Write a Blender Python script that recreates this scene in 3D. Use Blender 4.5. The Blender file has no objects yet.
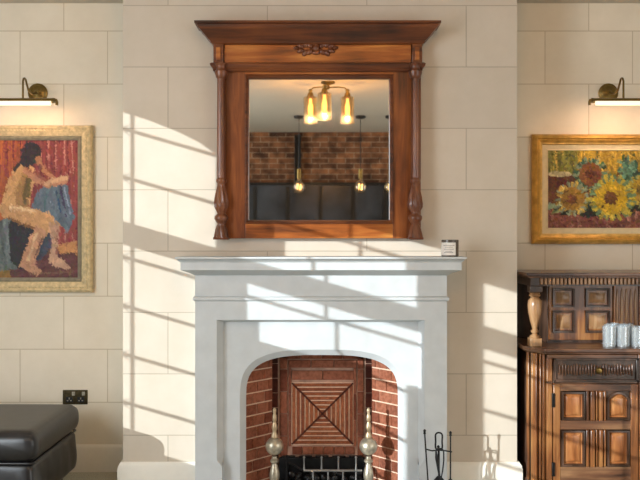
import bpy, bmesh, math, random
import numpy as np
from mathutils import Vector, Matrix
PI = math.pi
sc = bpy.context.scene
col = sc.collection

# ------------------------------------------------------------------ camera
F, D, H = 800.0, 4.145, 1.30
cam_d = bpy.data.cameras.new('camera'); cam = bpy.data.objects.new('camera', cam_d); col.objects.link(cam)
cam_d.sensor_width = 36.0; cam_d.lens = 36.0*F/640.0; cam_d.clip_start = 0.05
cam.location = (0, -D, H); cam.rotation_euler = (PI/2, 0, 0)
sc.camera = cam
# ------------------------------------------------------------------ light
world = bpy.data.worlds.new('world'); sc.world = world; world.use_nodes = True
wb = world.node_tree.nodes['Background']; wb.inputs[0].default_value = (0.76, 0.87, 1.0, 1); wb.inputs[1].default_value = 0.9
SUN = Vector((1.0, 1.0, -0.29))
sun_d = bpy.data.lights.new('sun', 'SUN'); sun_d.energy = 5.7; sun_d.color = (0.90, 0.965, 1.0); sun_d.angle = 0.0035
sun = bpy.data.objects.new('sun', sun_d); col.objects.link(sun)
sun.rotation_euler = SUN.to_track_quat('-Z', 'Y').to_euler(); sun.location = (-6, -6, 4)
def area(name, loc, direction, sx, sy, power, color):
    d = bpy.data.lights.new(name, 'AREA'); d.shape = 'RECTANGLE'; d.size = sx; d.size_y = sy; d.energy = power; d.color = color
    o = bpy.data.objects.new(name, d); col.objects.link(o); o.location = loc
    o.rotation_euler = Vector(direction).to_track_quat('-Z', 'Z').to_euler(); return o
area('window_daylight', (-2.88, -3.2, 1.7), (1, 0.30, -0.05), 3.0, 1.6, 150, (0.84, 0.92, 1.0))
area('added_right_fill', (2.95, -3.6, 1.4), (-1, 0.40, -0.02), 3.4, 2.2, 62, (1.0, 0.96, 0.90))  # unseen fill lamp added on the right side of the room
sc.view_settings.view_transform = 'Standard'; sc.view_settings.look = 'None'
sc.view_settings.gamma = 1.0; sc.view_settings.use_curve_mapping = False
sc.view_settings.exposure = 0.11
sc.cycles.use_denoising = True
sc.cycles.max_bounces = 8

# ------------------------------------------------------------------ helpers
def S(hexs):
    c = [int(hexs[i:i+2], 16)/255 for i in (0, 2, 4)]
    return tuple(v/12.92 if v <= 0.04045 else ((v+0.055)/1.055)**2.4 for v in c) + (1,)
def mat(name):
    m = bpy.data.materials.new(name); m.use_nodes = True
    nt = m.node_tree; return m, nt, nt.nodes['Principled BSDF']
def N(nt, t, **kw):
    n = nt.nodes.new(t)
    for k, v in kw.items():
        if hasattr(n, k): setattr(n, k, v)
        else: n.inputs[k].default_value = v
    return n
def coords(nt, scale=(1, 1, 1), rot=(0, 0, 0), loc=(0, 0, 0), kind='Object'):
    tc = N(nt, 'ShaderNodeTexCoord'); mp = N(nt, 'ShaderNodeMapping')
    mp.inputs['Scale'].default_value = scale; mp.inputs['Rotation'].default_value = rot; mp.inputs['Location'].default_value = loc
    nt.links.new(tc.outputs[kind], mp.inputs['Vector']); return mp.outputs['Vector']
def ramp(nt, fac, stops):
    r = N(nt, 'ShaderNodeValToRGB'); e = r.color_ramp.elements
    while len(e) < len(stops): e.new(0.5)
    for el, (p, c) in zip(e, stops): el.position = p; el.color = c
    nt.links.new(fac, r.inputs['Fac']); return r.outputs['Color']
def bump(nt, bs, height, strength=0.3, dist=0.01):
    b = N(nt, 'ShaderNodeBump'); b.inputs['Strength'].default_value = strength; b.inputs['Distance'].default_value = dist
    nt.links.new(height, b.inputs['Height']); nt.links.new(b.outputs['Normal'], bs.inputs['Normal'])
def mixc(nt, fac, a, b, mode='MIX'):
    m = N(nt, 'ShaderNodeMix', data_type='RGBA', blend_type=mode)
    for sock, v in ((m.inputs[0], fac), (m.inputs[6], a), (m.inputs[7], b)):
        if isinstance(v, (int, float, tuple)): sock.default_value = v
        else: nt.links.new(v, sock)
    return m.outputs[2]
def plain(name, c, rough=0.5, metal=0.0, noise=0.0, nscale=30, bumpy=0.0, spec=0.5):
    m, nt, b = mat(name); b.inputs['Roughness'].default_value = rough; b.inputs['Metallic'].default_value = metal
    b.inputs['Specular IOR Level'].default_value = spec
    n = N(nt, 'ShaderNodeTexNoise'); n.inputs['Scale'].default_value = nscale; n.inputs['Detail'].default_value = 5
    nt.links.new(coords(nt), n.inputs['Vector'])
    lo = tuple(x*(1-noise) for x in c[:3])+(1,); hi = tuple(min(1, x*(1+noise)) for x in c[:3])+(1,)
    nt.links.new(ramp(nt, n.outputs['Fac'], [(0.3, lo), (0.7, hi)]), b.inputs['Base Color'])
    if bumpy: bump(nt, b, n.outputs['Fac'], bumpy, 0.004)
    return m
def ashlar(name, c, mortar, bw, rh, ox, oz):
    m, nt, b = mat(name); b.inputs['Roughness'].default_value = 0.75; b.inputs['Specular IOR Level'].default_value = 0.25
    v = coords(nt, rot=(-PI/2, 0, 0), loc=(-ox, -oz, 0))          # x stays, z becomes the course direction
    sep = N(nt, 'ShaderNodeSeparateXYZ'); cmb = N(nt, 'ShaderNodeCombineXYZ')
    tc = N(nt, 'ShaderNodeTexCoord'); nt.links.new(tc.outputs['Object'], sep.inputs[0])
    ax = N(nt, 'ShaderNodeMath', operation='SUBTRACT'); nt.links.new(sep.outputs['X'], ax.inputs[0]); ax.inputs[1].default_value = ox-20*bw
    az = N(nt, 'ShaderNodeMath', operation='SUBTRACT'); nt.links.new(sep.outputs['Z'], az.inputs[0]); az.inputs[1].default_value = oz-20*rh
    nt.links.new(ax.outputs[0], cmb.inputs[0]); nt.links.new(az.outputs[0], cmb.inputs[1])
    br = N(nt, 'ShaderNodeTexBrick'); br.offset = 0.5; br.offset_frequency = 2; br.squash = 1
    nt.links.new(cmb.outputs[0], br.inputs['Vector'])
    br.inputs['Scale'].default_value = 1; br.inputs['Brick Width'].default_value = bw; br.inputs['Row Height'].default_value = rh
    br.inputs['Mortar Size'].default_value = 0.0028; br.inputs['Mortar Smooth'].default_value = 0.3; br.inputs['Bias'].default_value = 0
    br.inputs['Color1'].default_value = c; br.inputs['Color2'].default_value = tuple(x*0.95 for x in c[:3])+(1,)
    br.inputs['Mortar'].default_value = mortar
    n = N(nt, 'ShaderNodeTexNoise'); n.inputs['Scale'].default_value = 5; n.inputs['Detail'].default_value = 8; n.inputs['Roughness'].default_value = 0.65
    nt.links.new(tc.outputs['Object'], n.inputs['Vector'])
    cl = ramp(nt, n.outputs['Fac'], [(0.25, (0.90, 0.89, 0.86, 1)), (0.75, (1, 1, 1, 1))])
    nt.links.new(mixc(nt, 1.0, br.outputs['Color'], cl, 'MULTIPLY'), b.inputs['Base Color'])
    inv = N(nt, 'ShaderNodeMath', operation='SUBTRACT'); inv.inputs[0].default_value = 1; nt.links.new(br.outputs['Fac'], inv.inputs[1])
    bump(nt, b, inv.outputs[0], 0.25, 0.003)
    return m
def wood(name, dark, mid, light, axis='z', rough=0.35, scale=1.0, coat=0.3):
    m, nt, b = mat(name); b.inputs['Roughness'].default_value = rough
    b.inputs['Coat Weight'].default_value = coat; b.inputs['Coat Roughness'].default_value = 0.2
    st = {'x': (2.2, 26, 26), 'y': (26, 2.2, 26), 'z': (26, 26, 2.2)}[axis]
    v = coords(nt, scale=tuple(s*scale for s in st))
    n = N(nt, 'ShaderNodeTexNoise'); n.inputs['Scale'].default_value = 1.0; n.inputs['Detail'].default_value = 7
    n.inputs['Roughness'].default_value = 0.6; n.inputs['Distortion'].default_value = 0.6; nt.links.new(v, n.inputs['Vector'])
    big = N(nt, 'ShaderNodeTexNoise'); big.inputs['Scale'].default_value = 4; big.inputs['Detail'].default_value = 2
    nt.links.new(coords(nt), big.inputs['Vector'])
    add = N(nt, 'ShaderNodeMath', operation='MULTIPLY_ADD'); nt.links.new(big.outputs['Fac'], add.inputs[0]); add.inputs[1].default_value = 0.5
    sub = N(nt, 'ShaderNodeMath', operation='SUBTRACT'); nt.links.new(n.outputs['Fac'], sub.inputs[0]); sub.inputs[1].default_value = 0.25
    nt.links.new(sub.outputs[0], add.inputs[2])
    nt.links.new(ramp(nt, add.outputs[0], [(0.28, dark), (0.5, mid), (0.75, light)]), b.inputs['Base Color'])
    bump(nt, b, n.outputs['Fac'], 0.12, 0.002)
    return m
def brickmat(name, cols, rough=0.8):
    m, nt, b = mat(name); b.inputs['Roughness'].default_value = rough; b.inputs['Specular IOR Level'].default_value = 0.2
    g = N(nt, 'ShaderNodeNewGeometry')
    c = ramp(nt, g.outputs['Random Per Island'], [(i/(len(cols)-1), k) for i, k in enumerate(cols)])
    n = N(nt, 'ShaderNodeTexNoise'); n.inputs['Scale'].default_value = 60; n.inputs['Detail'].default_value = 6
    nt.links.new(coords(nt), n.inputs['Vector'])
    sh = ramp(nt, n.outputs['Fac'], [(0.3, (0.6, 0.55, 0.5, 1)), (0.65, (1, 1, 1, 1))])
    nt.links.new(mixc(nt, 1.0, c, sh, 'MULTIPLY'), b.inputs['Base Color'])
    bump(nt, b, n.outputs['Fac'], 0.4, 0.004)
    return m
def emit(name, c, strength):
    m, nt, b = mat(name); b.inputs['Base Color'].default_value = c
    b.inputs['Emission Color'].default_value = c; b.inputs['Emission Strength'].default_value = strength; return m
def glass(name, tint=(1, 1, 1, 1), gloss=0.12, opacity=0.0, milk=(1, 1, 1, 1)):
    m, nt, b = mat(name); out = nt.nodes['Material Output']
    t = N(nt, 'ShaderNodeBsdfTransparent'); t.inputs[0].default_value = tint
    b.inputs['Base Color'].default_value = milk; b.inputs['Roughness'].default_value = 0.05
    g = N(nt, 'ShaderNodeBsdfGlossy'); g.inputs['Roughness'].default_value = 0.03
    f = N(nt, 'ShaderNodeLayerWeight'); f.inputs[0].default_value = 0.35
    ad = N(nt, 'ShaderNodeMath', operation='MULTIPLY_ADD', use_clamp=True); nt.links.new(f.outputs['Facing'], ad.inputs[0])
    ad.inputs[1].default_value = 0.6; ad.inputs[2].default_value = gloss
    mx = N(nt, 'ShaderNodeMixShader'); nt.links.new(ad.outputs[0], mx.inputs[0]); nt.links.new(t.outputs[0], mx.inputs[1]); nt.links.new(g.outputs[0], mx.inputs[2])
    m2 = N(nt, 'ShaderNodeMixShader'); m2.inputs[0].default_value = opacity
    nt.links.new(mx.outputs[0], m2.inputs[1]); nt.links.new(b.outputs[0], m2.inputs[2]); nt.links.new(m2.outputs[0], out.inputs['Surface'])
    return m

class MB:
    def __init__(s): s.v = []; s.f = []; s.c = None
    def add(s, vs, fs):
        o = len(s.v); s.v += [tuple(v) for v in vs]; s.f += [tuple(i+o for i in f) for f in fs]; return s
    def box(s, x0, x1, y0, y1, z0, z1):
        return s.add([(x, y, z) for z in (z0, z1) for y in (y0, y1) for x in (x0, x1)],
                     [(0, 1, 5, 4), (3, 2, 6, 7), (2, 0, 4, 6), (1, 3, 7, 5), (4, 5, 7, 6), (2, 3, 1, 0)])
    def mould(s, x0, x1, yf, yb, prof):
        """stack of rectangles: each (projection, z) grows the front and both ends"""
        vs = []; fs = []
        for p, z in prof: vs += [(x0-p, yb, z), (x0-p, yf-p, z), (x1+p, yf-p, z), (x1+p, yb, z)]
        n = len(prof)
        for i in range(n-1):
            for k in range(4):
                a = i*4+k; b = i*4+(k+1) % 4; fs.append((a, b, b+4, a+4))
        fs.append((0, 3, 2, 1)); fs.append(tuple((n-1)*4+k for k in range(4)))
        return s.add(vs, fs)
    def prism(s, poly, y0, y1, plane='xz'):
        n = len(poly); mk = {'xz': lambda p, t: (p[0], t, p[1]), 'xy': lambda p, t: (p[0], p[1], t), 'yz': lambda p, t: (t, p[0], p[1])}[plane]
        vs = [mk(p, y0) for p in poly]+[mk(p, y1) for p in poly]
        fs = [tuple(range(n)), tuple(range(2*n-1, n-1, -1))]+[(i, i+n, (i+1) % n+n, (i+1) % n) for i in range(n)]
        return s.add(vs, fs)
    def lathe(s, prof, cx=0, cy=0, cz=0, n=20, axis='z', a0=0.0, a1=2*PI):
        full = abs(a1-a0-2*PI) < 1e-6; m = n if full else n+1
        vs = []; fs = []
        for r, h in prof:
            for k in range(m):
                a = a0+(a1-a0)*k/n; u, w = r*math.cos(a), r*math.sin(a)
                vs.append({'z': (cx+u, cy+w, cz+h), 'y': (cx+u, cy+h, cz+w), 'x': (cx+h, cy+u, cz+w)}[axis])
        L = len(prof)
        for i in range(L-1):
            for k in range(n if full else n):
                a = i*m+k; b = i*m+(k+1) % m; fs.append((a, b, b+m, a+m))
        if full:
            if prof[0][0] > 1e-5: fs.append(tuple(range(m)))
            if prof[-1][0] > 1e-5: fs.append(tuple((L-1)*m+k for k in range(m)))
        else:
            pass
        return s.add(vs, fs)
    def tube(s, path, r, n=8, closed=False):
        P = [Vector(p) for p in path]; L = len(P); R = r if isinstance(r, (list, tuple)) else [r]*L
        T = []
        for i in range(L):
            a = P[(i-1) % L] if (closed or i > 0) else P[i]; b = P[(i+1) % L] if (closed or i < L-1) else P[i]
            T.append((b-a).normalized())
        ref = Vector((0, 0, 1)) if abs(T[0].z) < 0.9 else Vector((1, 0, 0))
        u = T[0].cross(ref).normalized(); vs = []; fs = []
        for i in range(L):
            u = (u-T[i]*u.dot(T[i])).normalized(); w = T[i].cross(u)
            vs += [P[i]+(u*math.cos(2*PI*k/n)+w*math.sin(2*PI*k/n))*R[i] for k in range(n)]
        for i in range(L if closed else L-1):
            j = (i+1) % L
            for k in range(n): fs.append((i*n+k, i*n+(k+1) % n, j*n+(k+1) % n, j*n+k))
        if not closed: fs.append(tuple(range(n))); fs.append(tuple((L-1)*n+k for k in range(n)))
        return s.add(vs, fs)
    def blob(s, c, r, rot=None, nu=12, nv=8):
        vs = []; fs = []; M = Matrix.Rotation(rot, 3, 'Y') if rot else Matrix.Identity(3)
        for i in range(nv+1):
            t = PI*i/nv
            for k in range(nu):
                a = 2*PI*k/nu
                vs.append(Vector(c)+M @ Vector((r[0]*math.sin(t)*math.cos(a), r[1]*math.sin(t)*math.sin(a), r[2]*math.cos(t))))
        for i in range(nv):
            for k in range(nu):
                fs.append((i*nu+k, i*nu+(k+1) % nu, (i+1)*nu+(k+1) % nu, (i+1)*nu+k))
        return s.add(vs, fs)
    def build(s, name, m, parent=None, loc=None, bevel=0.0, angle=38, seg=2):
        base = ORI[parent.name] if parent is not None else Vector(loc if loc else (0, 0, 0))
        me = bpy.data.meshes.new(name)
        me.from_pydata([(v[0]-base.x, v[1]-base.y, v[2]-base.z) for v in s.v], [], s.f)
        bm = bmesh.new(); bm.from_mesh(me); bmesh.ops.remove_doubles(bm, verts=bm.verts, dist=1e-6)
        bmesh.ops.recalc_face_normals(bm, faces=bm.faces); bm.to_mesh(me); bm.free()
        me.polygons.foreach_set('use_smooth', [True]*len(me.polygons)); me.set_sharp_from_angle(angle=math.radians(angle))
        me.materials.append(m)
        o = bpy.data.objects.new(name, me); col.objects.link(o)
        if parent is not None: o.parent = parent
        else: o.location = base
        ORI[o.name] = base
        if bevel:
            b = o.modifiers.new('bevel', 'BEVEL'); b.width = bevel; b.segments = seg; b.limit_method = 'ANGLE'; b.angle_limit = math.radians(40)
        return o
ORI = {}
def thing(name, loc, label, cat, group=None):
    o = bpy.data.objects.new(name, None); col.objects.link(o); o.location = loc; o.empty_display_size = 0.05
    ORI[o.name] = Vector(loc); return tag(o, label, cat, group)
def tag(o, label=None, cat=None, group=None, kind=None):
    if label: o['label'] = label
    if cat: o['category'] = cat
    if group: o['group'] = group
    if kind: o['kind'] = kind
    return o
def struct(o): o['kind'] = 'structure'; return o
def dup(o, loc=None, label=None, parent=None):
    c = o.copy(); col.objects.link(c)
    if parent is not None: c.parent = parent
    if loc is not None: c.location = loc
    if label: c['label'] = label
    for ch in list(o.children): dup(ch, parent=c)
    return c
def px(x, y, Y):                       # photograph pixel -> point at depth Y
    s = F/(D+Y); return ((x-320)/s, H+(240-y)/s)

# ------------------------------------------------------------------ materials
M_breast = ashlar('limestone_breast', S('D4C8B8'), S('B3A796'), 1.03, 0.318, (168-320)/193, H+(240-67)/193)
M_recess = ashlar('limestone_recess', S('F3E9D6'), S('CFC1A6'), 0.4916, 0.298, (20-320)/178+0.2458, H+(240-31)/178-0.298)  # same stone as the breast, coloured lighter for the brighter light in the alcoves
M_stone = plain('carved_limestone', S('C6CACB'), 0.7, noise=0.05, nscale=14, bumpy=0.08, spec=0.25)
M_paint = plain('painted_skirting', S('EBE5D8'), 0.5, noise=0.02)
M_carpet = plain('grey_carpet', S('A9A798'), 0.95, noise=0.35, nscale=160, bumpy=0.6, spec=0.1)
M_ceil = plain('ceiling_plaster', S('C6BDAC'), 0.9, noise=0.02)
M_plaster = plain('side_wall_plaster', S('DCD0BA'), 0.9, noise=0.02)
M_darkpanel = plain('dark_bar_panel', S('363B42'), 0.25, noise=0.75, nscale=2.2)  # strong noise puts blotches of glare into the panel colour
M_brick = brickmat('fire_brick', [S('77412F'), S('93563F'), S('A5684F'), S('7F4A38')])
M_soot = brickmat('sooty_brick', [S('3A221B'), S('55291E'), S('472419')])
M_slip = brickmat('tile_slip', [S('955437'), S('A86442'), S('9E5B3D'), S('884B33')])
M_mortar = plain('pale_mortar', S('DDBBA0'), 0.9, noise=0.12, nscale=50)
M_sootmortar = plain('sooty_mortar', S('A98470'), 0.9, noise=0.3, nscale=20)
M_iron = plain('black_iron', S('1B1B1C'), 0.45, 0.6, noise=0.3, nscale=40, bumpy=0.15)
M_iron_lit = plain('lit_iron', S('9C9C9A'), 0.4, 0.8, noise=0.2, nscale=40)  # iron bars of the basket; pale colour stands for light on them
M_pewter = plain('aged_brass', S('B8AE9A'), 0.36, 0.75, noise=0.35, nscale=45, bumpy=0.1)
M_brasstip = plain('brass_tip', S('C2AC8C'), 0.38, 0.7, noise=0.15)
M_oak_z = wood('mirror_oak_upright', S('3E1C0A'), S('743A16'), S('9E5A28'), 'z')
M_oak_x = wood('mirror_oak_rail', S('52280E'), S('9A521E'), S('C4803C'), 'x')
M_oak_d = wood('mirror_oak_cornice', S('33180B'), S('623115'), S('844A22'), 'x')
M_carve = wood('carved_oak', S('3A1E10'), S('6A3A22'), S('8E5836'), 'z')
M_mirror = plain('mirror_silver', (0.80, 0.78, 0.74, 1), 0.02, 1.0)
M_jac_z = wood('cupboard_oak_upright', S('3C2112'), S('7E4C28'), S('B07C48'), 'z', 0.3)
M_jac_x = wood('cupboard_oak_rail', S('38231A'), S('6A4630'), S('96704E'), 'x', 0.3)
M_jac_d = wood('cupboard_oak_dark', S('20150F'), S('3E2A1E'), S('62483A'), 'z', 0.35)
M_jac_p = wood('cupboard_oak_panel', S('5E3218'), S('9C6034'), S('C48A56'), 'z', 0.28)
M_jac_l = wood('cupboard_oak_worn', S('5E402A'), S('946C46'), S('BE9870'), 'z', 0.35)
M_gold = plain('gilt_frame', S('D0A352'), 0.42, 0.4, noise=0.25, nscale=25, bumpy=0.1)
M_palegold = plain('pale_gilt_frame', S('D6C298'), 0.55, 0.15, noise=0.25, nscale=40, bumpy=0.3)
M_slipcream = plain('cream_slip', S('DCC9A0'), 0.7, noise=0.08)
M_greyslip = plain('grey_slip', S('8B8370'), 0.6, 0.2, noise=0.2)
M_brass = plain('antique_brass', S('8C7544'), 0.32, 0.9, noise=0.2, nscale=40)
M_leather = plain('black_leather', S('1D1B1C'), 0.34, noise=0.25, nscale=22, bumpy=0.12, spec=0.6)
M_socket = plain('antique_socket_plate', S('4A3F26'), 0.35, 0.7, noise=0.35, nscale=90)
M_black = plain('black_plastic', S('151515'), 0.4, noise=0.05)
M_label = plain('candle_label', S('F0ECE4'), 0.6, noise=0.03)
M_ink = plain('label_print', S('6A6560'), 0.6)
M_darkglass = plain('smoked_glass', S('5E564E'), 0.15, noise=0.1)
M_wax = plain('candle_wax', S('E8DCC0'), 0.5, noise=0.03)
M_tumbler = glass('tumbler_glass', (0.93, 0.97, 0.99, 1), 0.18, 0.15, (0.95, 0.98, 1, 1))  # milky share paints the glow of sun behind the glasses
M_lampglass = glass('amber_lamp_glass', (1.0, 0.86, 0.62, 1), 0.10, 0.0, (1, 0.8, 0.5, 1))
M_pane = glass('window_pane', (0.97, 0.98, 0.98, 1), 0.0, 0.0)
M_bulb = emit('warm_bulb', (1.0, 0.66, 0.30, 1), 2.6)
M_fil = emit('filament', (1.0, 0.66, 0.30, 1), 8.0)
M_tube = emit('picture_bulb', (1.0, 0.84, 0.62, 1), 1.0)

# ------------------------------------------------------------------ room shell
XW, YB, CZ, YR = 3.0, -5.79, 2.63, 0.35
struct(MB().box(-XW-0.1, XW+0.1, YB-0.1, YR+0.1, -0.1, 0).build('floor', M_carpet))
struct(MB().box(-XW-0.1, XW+0.1, YB-0.1, YR+0.1, CZ, CZ+0.1).build('ceiling', M_ceil))
struct(MB().box(-XW-0.1, XW+0.1, YR, YR+0.1, 0, CZ).build('wall_back', M_recess))
BX = 1.0207
b = MB(); b.box(-BX, -0.44, 0, YR, 0, CZ); b.box(0.44, BX, 0, YR, 0, CZ); b.box(-0.44, 0.44, 0, YR, 0.80, CZ)
struct(b.build('wall_breast', M_breast))
# brick wall behind the camera, seen in the mirror
m_bw, nt, bs = mat('old_brick_wall'); bs.inputs['Roughness'].default_value = 0.85
sep = N(nt, 'ShaderNodeSeparateXYZ'); cmb = N(nt, 'ShaderNodeCombineXYZ'); tc = N(nt, 'ShaderNodeTexCoord')
nt.links.new(tc.outputs['Object'], sep.inputs[0]); nt.links.new(sep.outputs['X'], cmb.inputs[0]); nt.links.new(sep.outputs['Z'], cmb.inputs[1])
br = N(nt, 'ShaderNodeTexBrick'); nt.links.new(cmb.outputs[0], br.inputs['Vector'])
for k, v in (('Scale', 1), ('Brick Width', 0.21), ('Row Height', 0.066), ('Mortar Size', 0.006), ('Bias', -0.2), ('Mortar Smooth', 0.2)): br.inputs[k].default_value = v
br.inputs['Color1'].default_value = S('A06A44'); br.inputs['Color2'].default_value = S('43291C'); br.inputs['Mortar'].default_value = S('A88C70')
nzb = N(nt, 'ShaderNodeTexNoise'); nzb.inputs['Scale'].default_value = 9; nzb.inputs['Detail'].default_value = 6; nt.links.new(tc.outputs['Object'], nzb.inputs['Vector'])
nt.links.new(mixc(nt, 1.0, br.outputs['Color'], ramp(nt, nzb.outputs['Fac'], [(0.35, (0.35, 0.33, 0.32, 1)), (0.62, (1, 1, 1, 1))]), 'MULTIPLY'), bs.inputs['Base Color'])
struct(MB().box(-XW-0.1, XW+0.1, YB-0.1, YB, 0, CZ).build('wall_behind', m_bw))
# left wall with three tall windows; the low sun comes through them
WZ0, WZ1 = 0.79, 2.60
WIN = [(-2.54, -1.74), (-3.74, -2.80), (-5.10, -3.83)]
b = MB(); x0, x1 = -XW-0.06, -XW
b.box(x0, x1, YB, YR, 0, WZ0); b.box(x0, x1, YB, YR, WZ1, CZ)
ys = [YR] + [v for w in WIN for v in (w[1], w[0])] + [YB]
for i in range(0, len(ys), 2): b.box(x0, x1, ys[i+1], ys[i], WZ0, WZ1)
struct(b.build('wall_left', M_plaster))
for i, (a, c) in enumerate(WIN):
    xm = -XW-0.03
    fr = MB(); fr.box(xm-0.03, xm+0.03, a, a+0.02, WZ0, WZ1); fr.box(xm-0.03, xm+0.03, c-0.02, c, WZ0, WZ1)
    fr.box(xm-0.03, xm+0.03, a, c, WZ0, WZ0+0.03); fr.box(xm-0.03, xm+0.03, a, c, WZ1-0.02, WZ1)
    w = struct(fr.build('window_%d' % (i+1), M_paint, loc=(xm, (a+c)/2, WZ0)))
    g = MB()
    for z in (2.46, 2.21, 1.796, 1.544, 1.293, 1.044): g.box(xm-0.008, xm+0.008, a, c, z-0.0075, z+0.0075)
    g.box(xm-0.02, xm+0.02, a, c, 1.865, 1.975)
    vb = {0: [-2.058], 1: [-3.24], 2: [-4.28, -4.70]}[i]
    for y in vb: g.box(xm-0.005, xm+0.005, y-0.0065, y+0.0065, WZ0, WZ1)
    g.build('glazing_bar', M_paint, w)
    MB().box(xm-0.002, xm+0.002, a, c, WZ0, WZ1).build('pane', M_pane, w)
    if i == 0:       # little lozenges added where the bars cross, to shape their shadows
        for k_, z in enumerate((2.46, 2.21, 1.796, 1.544, 1.293, 1.044)):
            g2 = MB().tube([(xm, -2.058+0.060, z), (xm, -2.058, z+0.036), (xm, -2.058-0.060, z), (xm, -2.058, z-0.036)], 0.0075, 6, True)
            g2.build('lozenge', M_paint, w)
    if i == 0:       # shallow arched head
        ar = [(a, WZ1), (a, 2.44), (-2.50, 2.47), (-2.42, 2.505), (-2.30, 2.53), (-2.15, 2.545), (-1.9, 2.55), (c, 2.54), (c, WZ1)]
        MB().prism(ar, xm-0.012, xm+0.012, 'yz').build('arched_head', M_paint, w)
    else:            # unseen panel added to cut off the upper sunlight
        MB().box(-XW+0.005, -XW+0.010, a-0.02, c+0.02, (2.30 if i == 1 else 2.21), WZ1+0.02).build('upper_sun_blocker', M_slipcream, w)
w2 = bpy.data.objects['window_2']
for a, c in ((-3.215, -2.80), (-3.74, -3.585)):  # unseen panels added to mask the lower sun patch
    MB().box(-XW-0.028, -XW+0.0, a, c, WZ0, 1.575).build('lower_sun_blocker', M_paint, w2, bevel=0.004)
# right wall with a wide glazed opening, invented to let in more light
b = MB(); x0, x1 = XW, XW+0.06
b.box(x0, x1, -1.8, YR, 0, CZ); b.box(x0, x1, YB, -5.3, 0, CZ); b.box(x0, x1, -5.3, -1.8, 2.25, CZ)
struct(b.build('wall_right', M_plaster))
d = MB()
for y in (-5.27, -4.15, -3.0, -1.83): d.box(XW, XW+0.06, y-0.03, y+0.03, 0, 2.25)
for z in (0.06, 2.20): d.box(XW, XW+0.06, -5.3, -1.8, z-0.05, z+0.05)
dd = struct(d.build('added_door_1', M_paint)); MB().box(XW+0.03, XW+0.034, -5.3, -1.8, 0, 2.25).build('pane', M_pane, dd)
# skirting boards
SK = [(0.016, 0.0), (0.016, 0.118), (0.013, 0.126), (0.013, 0.134), (0.005, 0.146), (0.002, 0.152)]
struct(MB().mould(-XW+0.02, -BX-0.03, YR, YR+0.02, SK).build('baseboard_left', M_paint))
struct(MB().mould(BX+0.03, XW-0.02, YR, YR+0.02, SK).build('baseboard_right', M_paint))
b = MB()
for a, c in ((-BX-0.008, -0.62), (0.63, BX+0.008)): b.mould(a, c, -0.008, 0.30, [(p, z) for p, z in SK])
struct(b.build('baseboard_breast', M_paint))
struct(MB().box(-0.80, 0.81, -0.62, -0.0, 0.0, 0.02).build('trim_1', M_stone, bevel=0.004))

# ------------------------------------------------------------------ fireplace surround
fs = thing('fireplace_surround', (0.005, -0.09, 0), 'pale carved limestone fireplace surround with a flattened arch opening', 'fireplace')
SX0, SX1 = -0.619, 0.629
sh = MB().mould(SX0, SX1, -0.18, 0.0, [(0.004, 1.125), (0.012, 1.131), (0.030, 1.140), (0.062, 1.153), (0.062, 1.190), (0.066, 1.193), (0.078, 1.206), (0.084, 1.209), (0.084, 1.2175)])
sh.build('mantel_shelf', M_stone, fs)
fz = MB(); fz.box(SX0, SX1, -0.18, 0, 0.904, 1.126)
XI0, XI1 = -0.512, 0.518; cx = 0.026; zc = 0.889; yc = -0.125
fz.add([(XI0, -0.18, 0.904), (XI1, -0.18, 0.904), (XI1-cx, yc, zc), (XI0+cx, yc, zc)], [(0, 1, 2, 3)])
fz.build('frieze', M_stone, fs)
MB().mould(SX0, SX1, -0.18, 0, [(0.0, 0.996), (0.006, 1.000), (0.011, 1.004), (0.011, 1.012), (0.004, 1.020), (0.0, 1.022)]).build('necking_moulding', M_stone, fs)
for sg in (0, 1):
    a, i_ = (SX0, XI0) if sg == 0 else (SX1, XI1); j = i_+cx if sg == 0 else i_-cx
    jb = MB(); zs = 0.21
    jb.box(min(a, i_), max(a, i_), -0.18, 0, 0, 0.904)
    # splayed inner chamfer with a stop near the floor
    jb.add([(i_, -0.18, 0.904), (j, yc, zc), (j, yc, zs), (i_, -0.18, zs)], [(0, 1, 2, 3)])
    jb.add([(i_, -0.18, zs), (j, yc, zs), (j, -0.18, zs-0.035)], [(0, 1, 2)])
    jb.box(min(i_, j), max(i_, j), -0.18, yc+0.03, 0, zs-0.035)
    jb.add([(i_, -0.18, zs), (i_, -0.18, zs-0.035), (j, -0.18, zs-0.035)], [(0, 1, 2)])
    jb.build('jamb', M_stone, fs)
# arched panel
def arch(xl, xr, ztop, zsp, n=14, rc=0.42):
    """flattened arch: tight corner curves, then a shallow crown"""
    w = (xr-xl)/2; xc = (xl+xr)/2; pts = [(xl, 0.0), (xl, zsp*0.5)]
    for k in range(2*n+1):
        t = PI*k/(2*n); c, s_ = math.cos(t), math.sin(t)
        p = 2.0/3.1
        pts.append((xc-w*math.copysign(abs(c)**p, c), zsp+(ztop-zsp)*abs(s_)**p))
    pts += [(xr, zsp*0.5), (xr, 0.0)]; return pts
ya, yb_, yo = -0.125, -0.095, -0.06
A0 = arch(px(240, 0, ya)[0], px(403, 0, ya)[0], px(0, 349.5, ya)[1], 0.50)
A1 = arch(px(246, 0, yb_)[0], px(398, 0, yb_)[0], px(0, 355, yb_)[1], 0.50)
n = len(A0)
xl, xr, zt = XI0+cx, XI1-cx, zc
outer = []
half = [i for i in range(n)]
L = 2*zt+(xr-xl)
for i, (x, z) in enumerate(A0):
    if i < 2: outer.append((xl, z))
    elif i >= n-2: outer.append((xr, z))
    else:
        t = (i-2)/(n-5); z0 = A0[2][1]; tot = 2*(zt-z0)+(xr-xl); d_ = t*tot
        if d_ < zt-z0: outer.append((xl, z0+d_))
        elif d_ < zt-z0+xr-xl: outer.append((xl+d_-(zt-z0), zt))
        else: outer.append((xr, zt-(d_-(zt-z0)-(xr-xl))))
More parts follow.
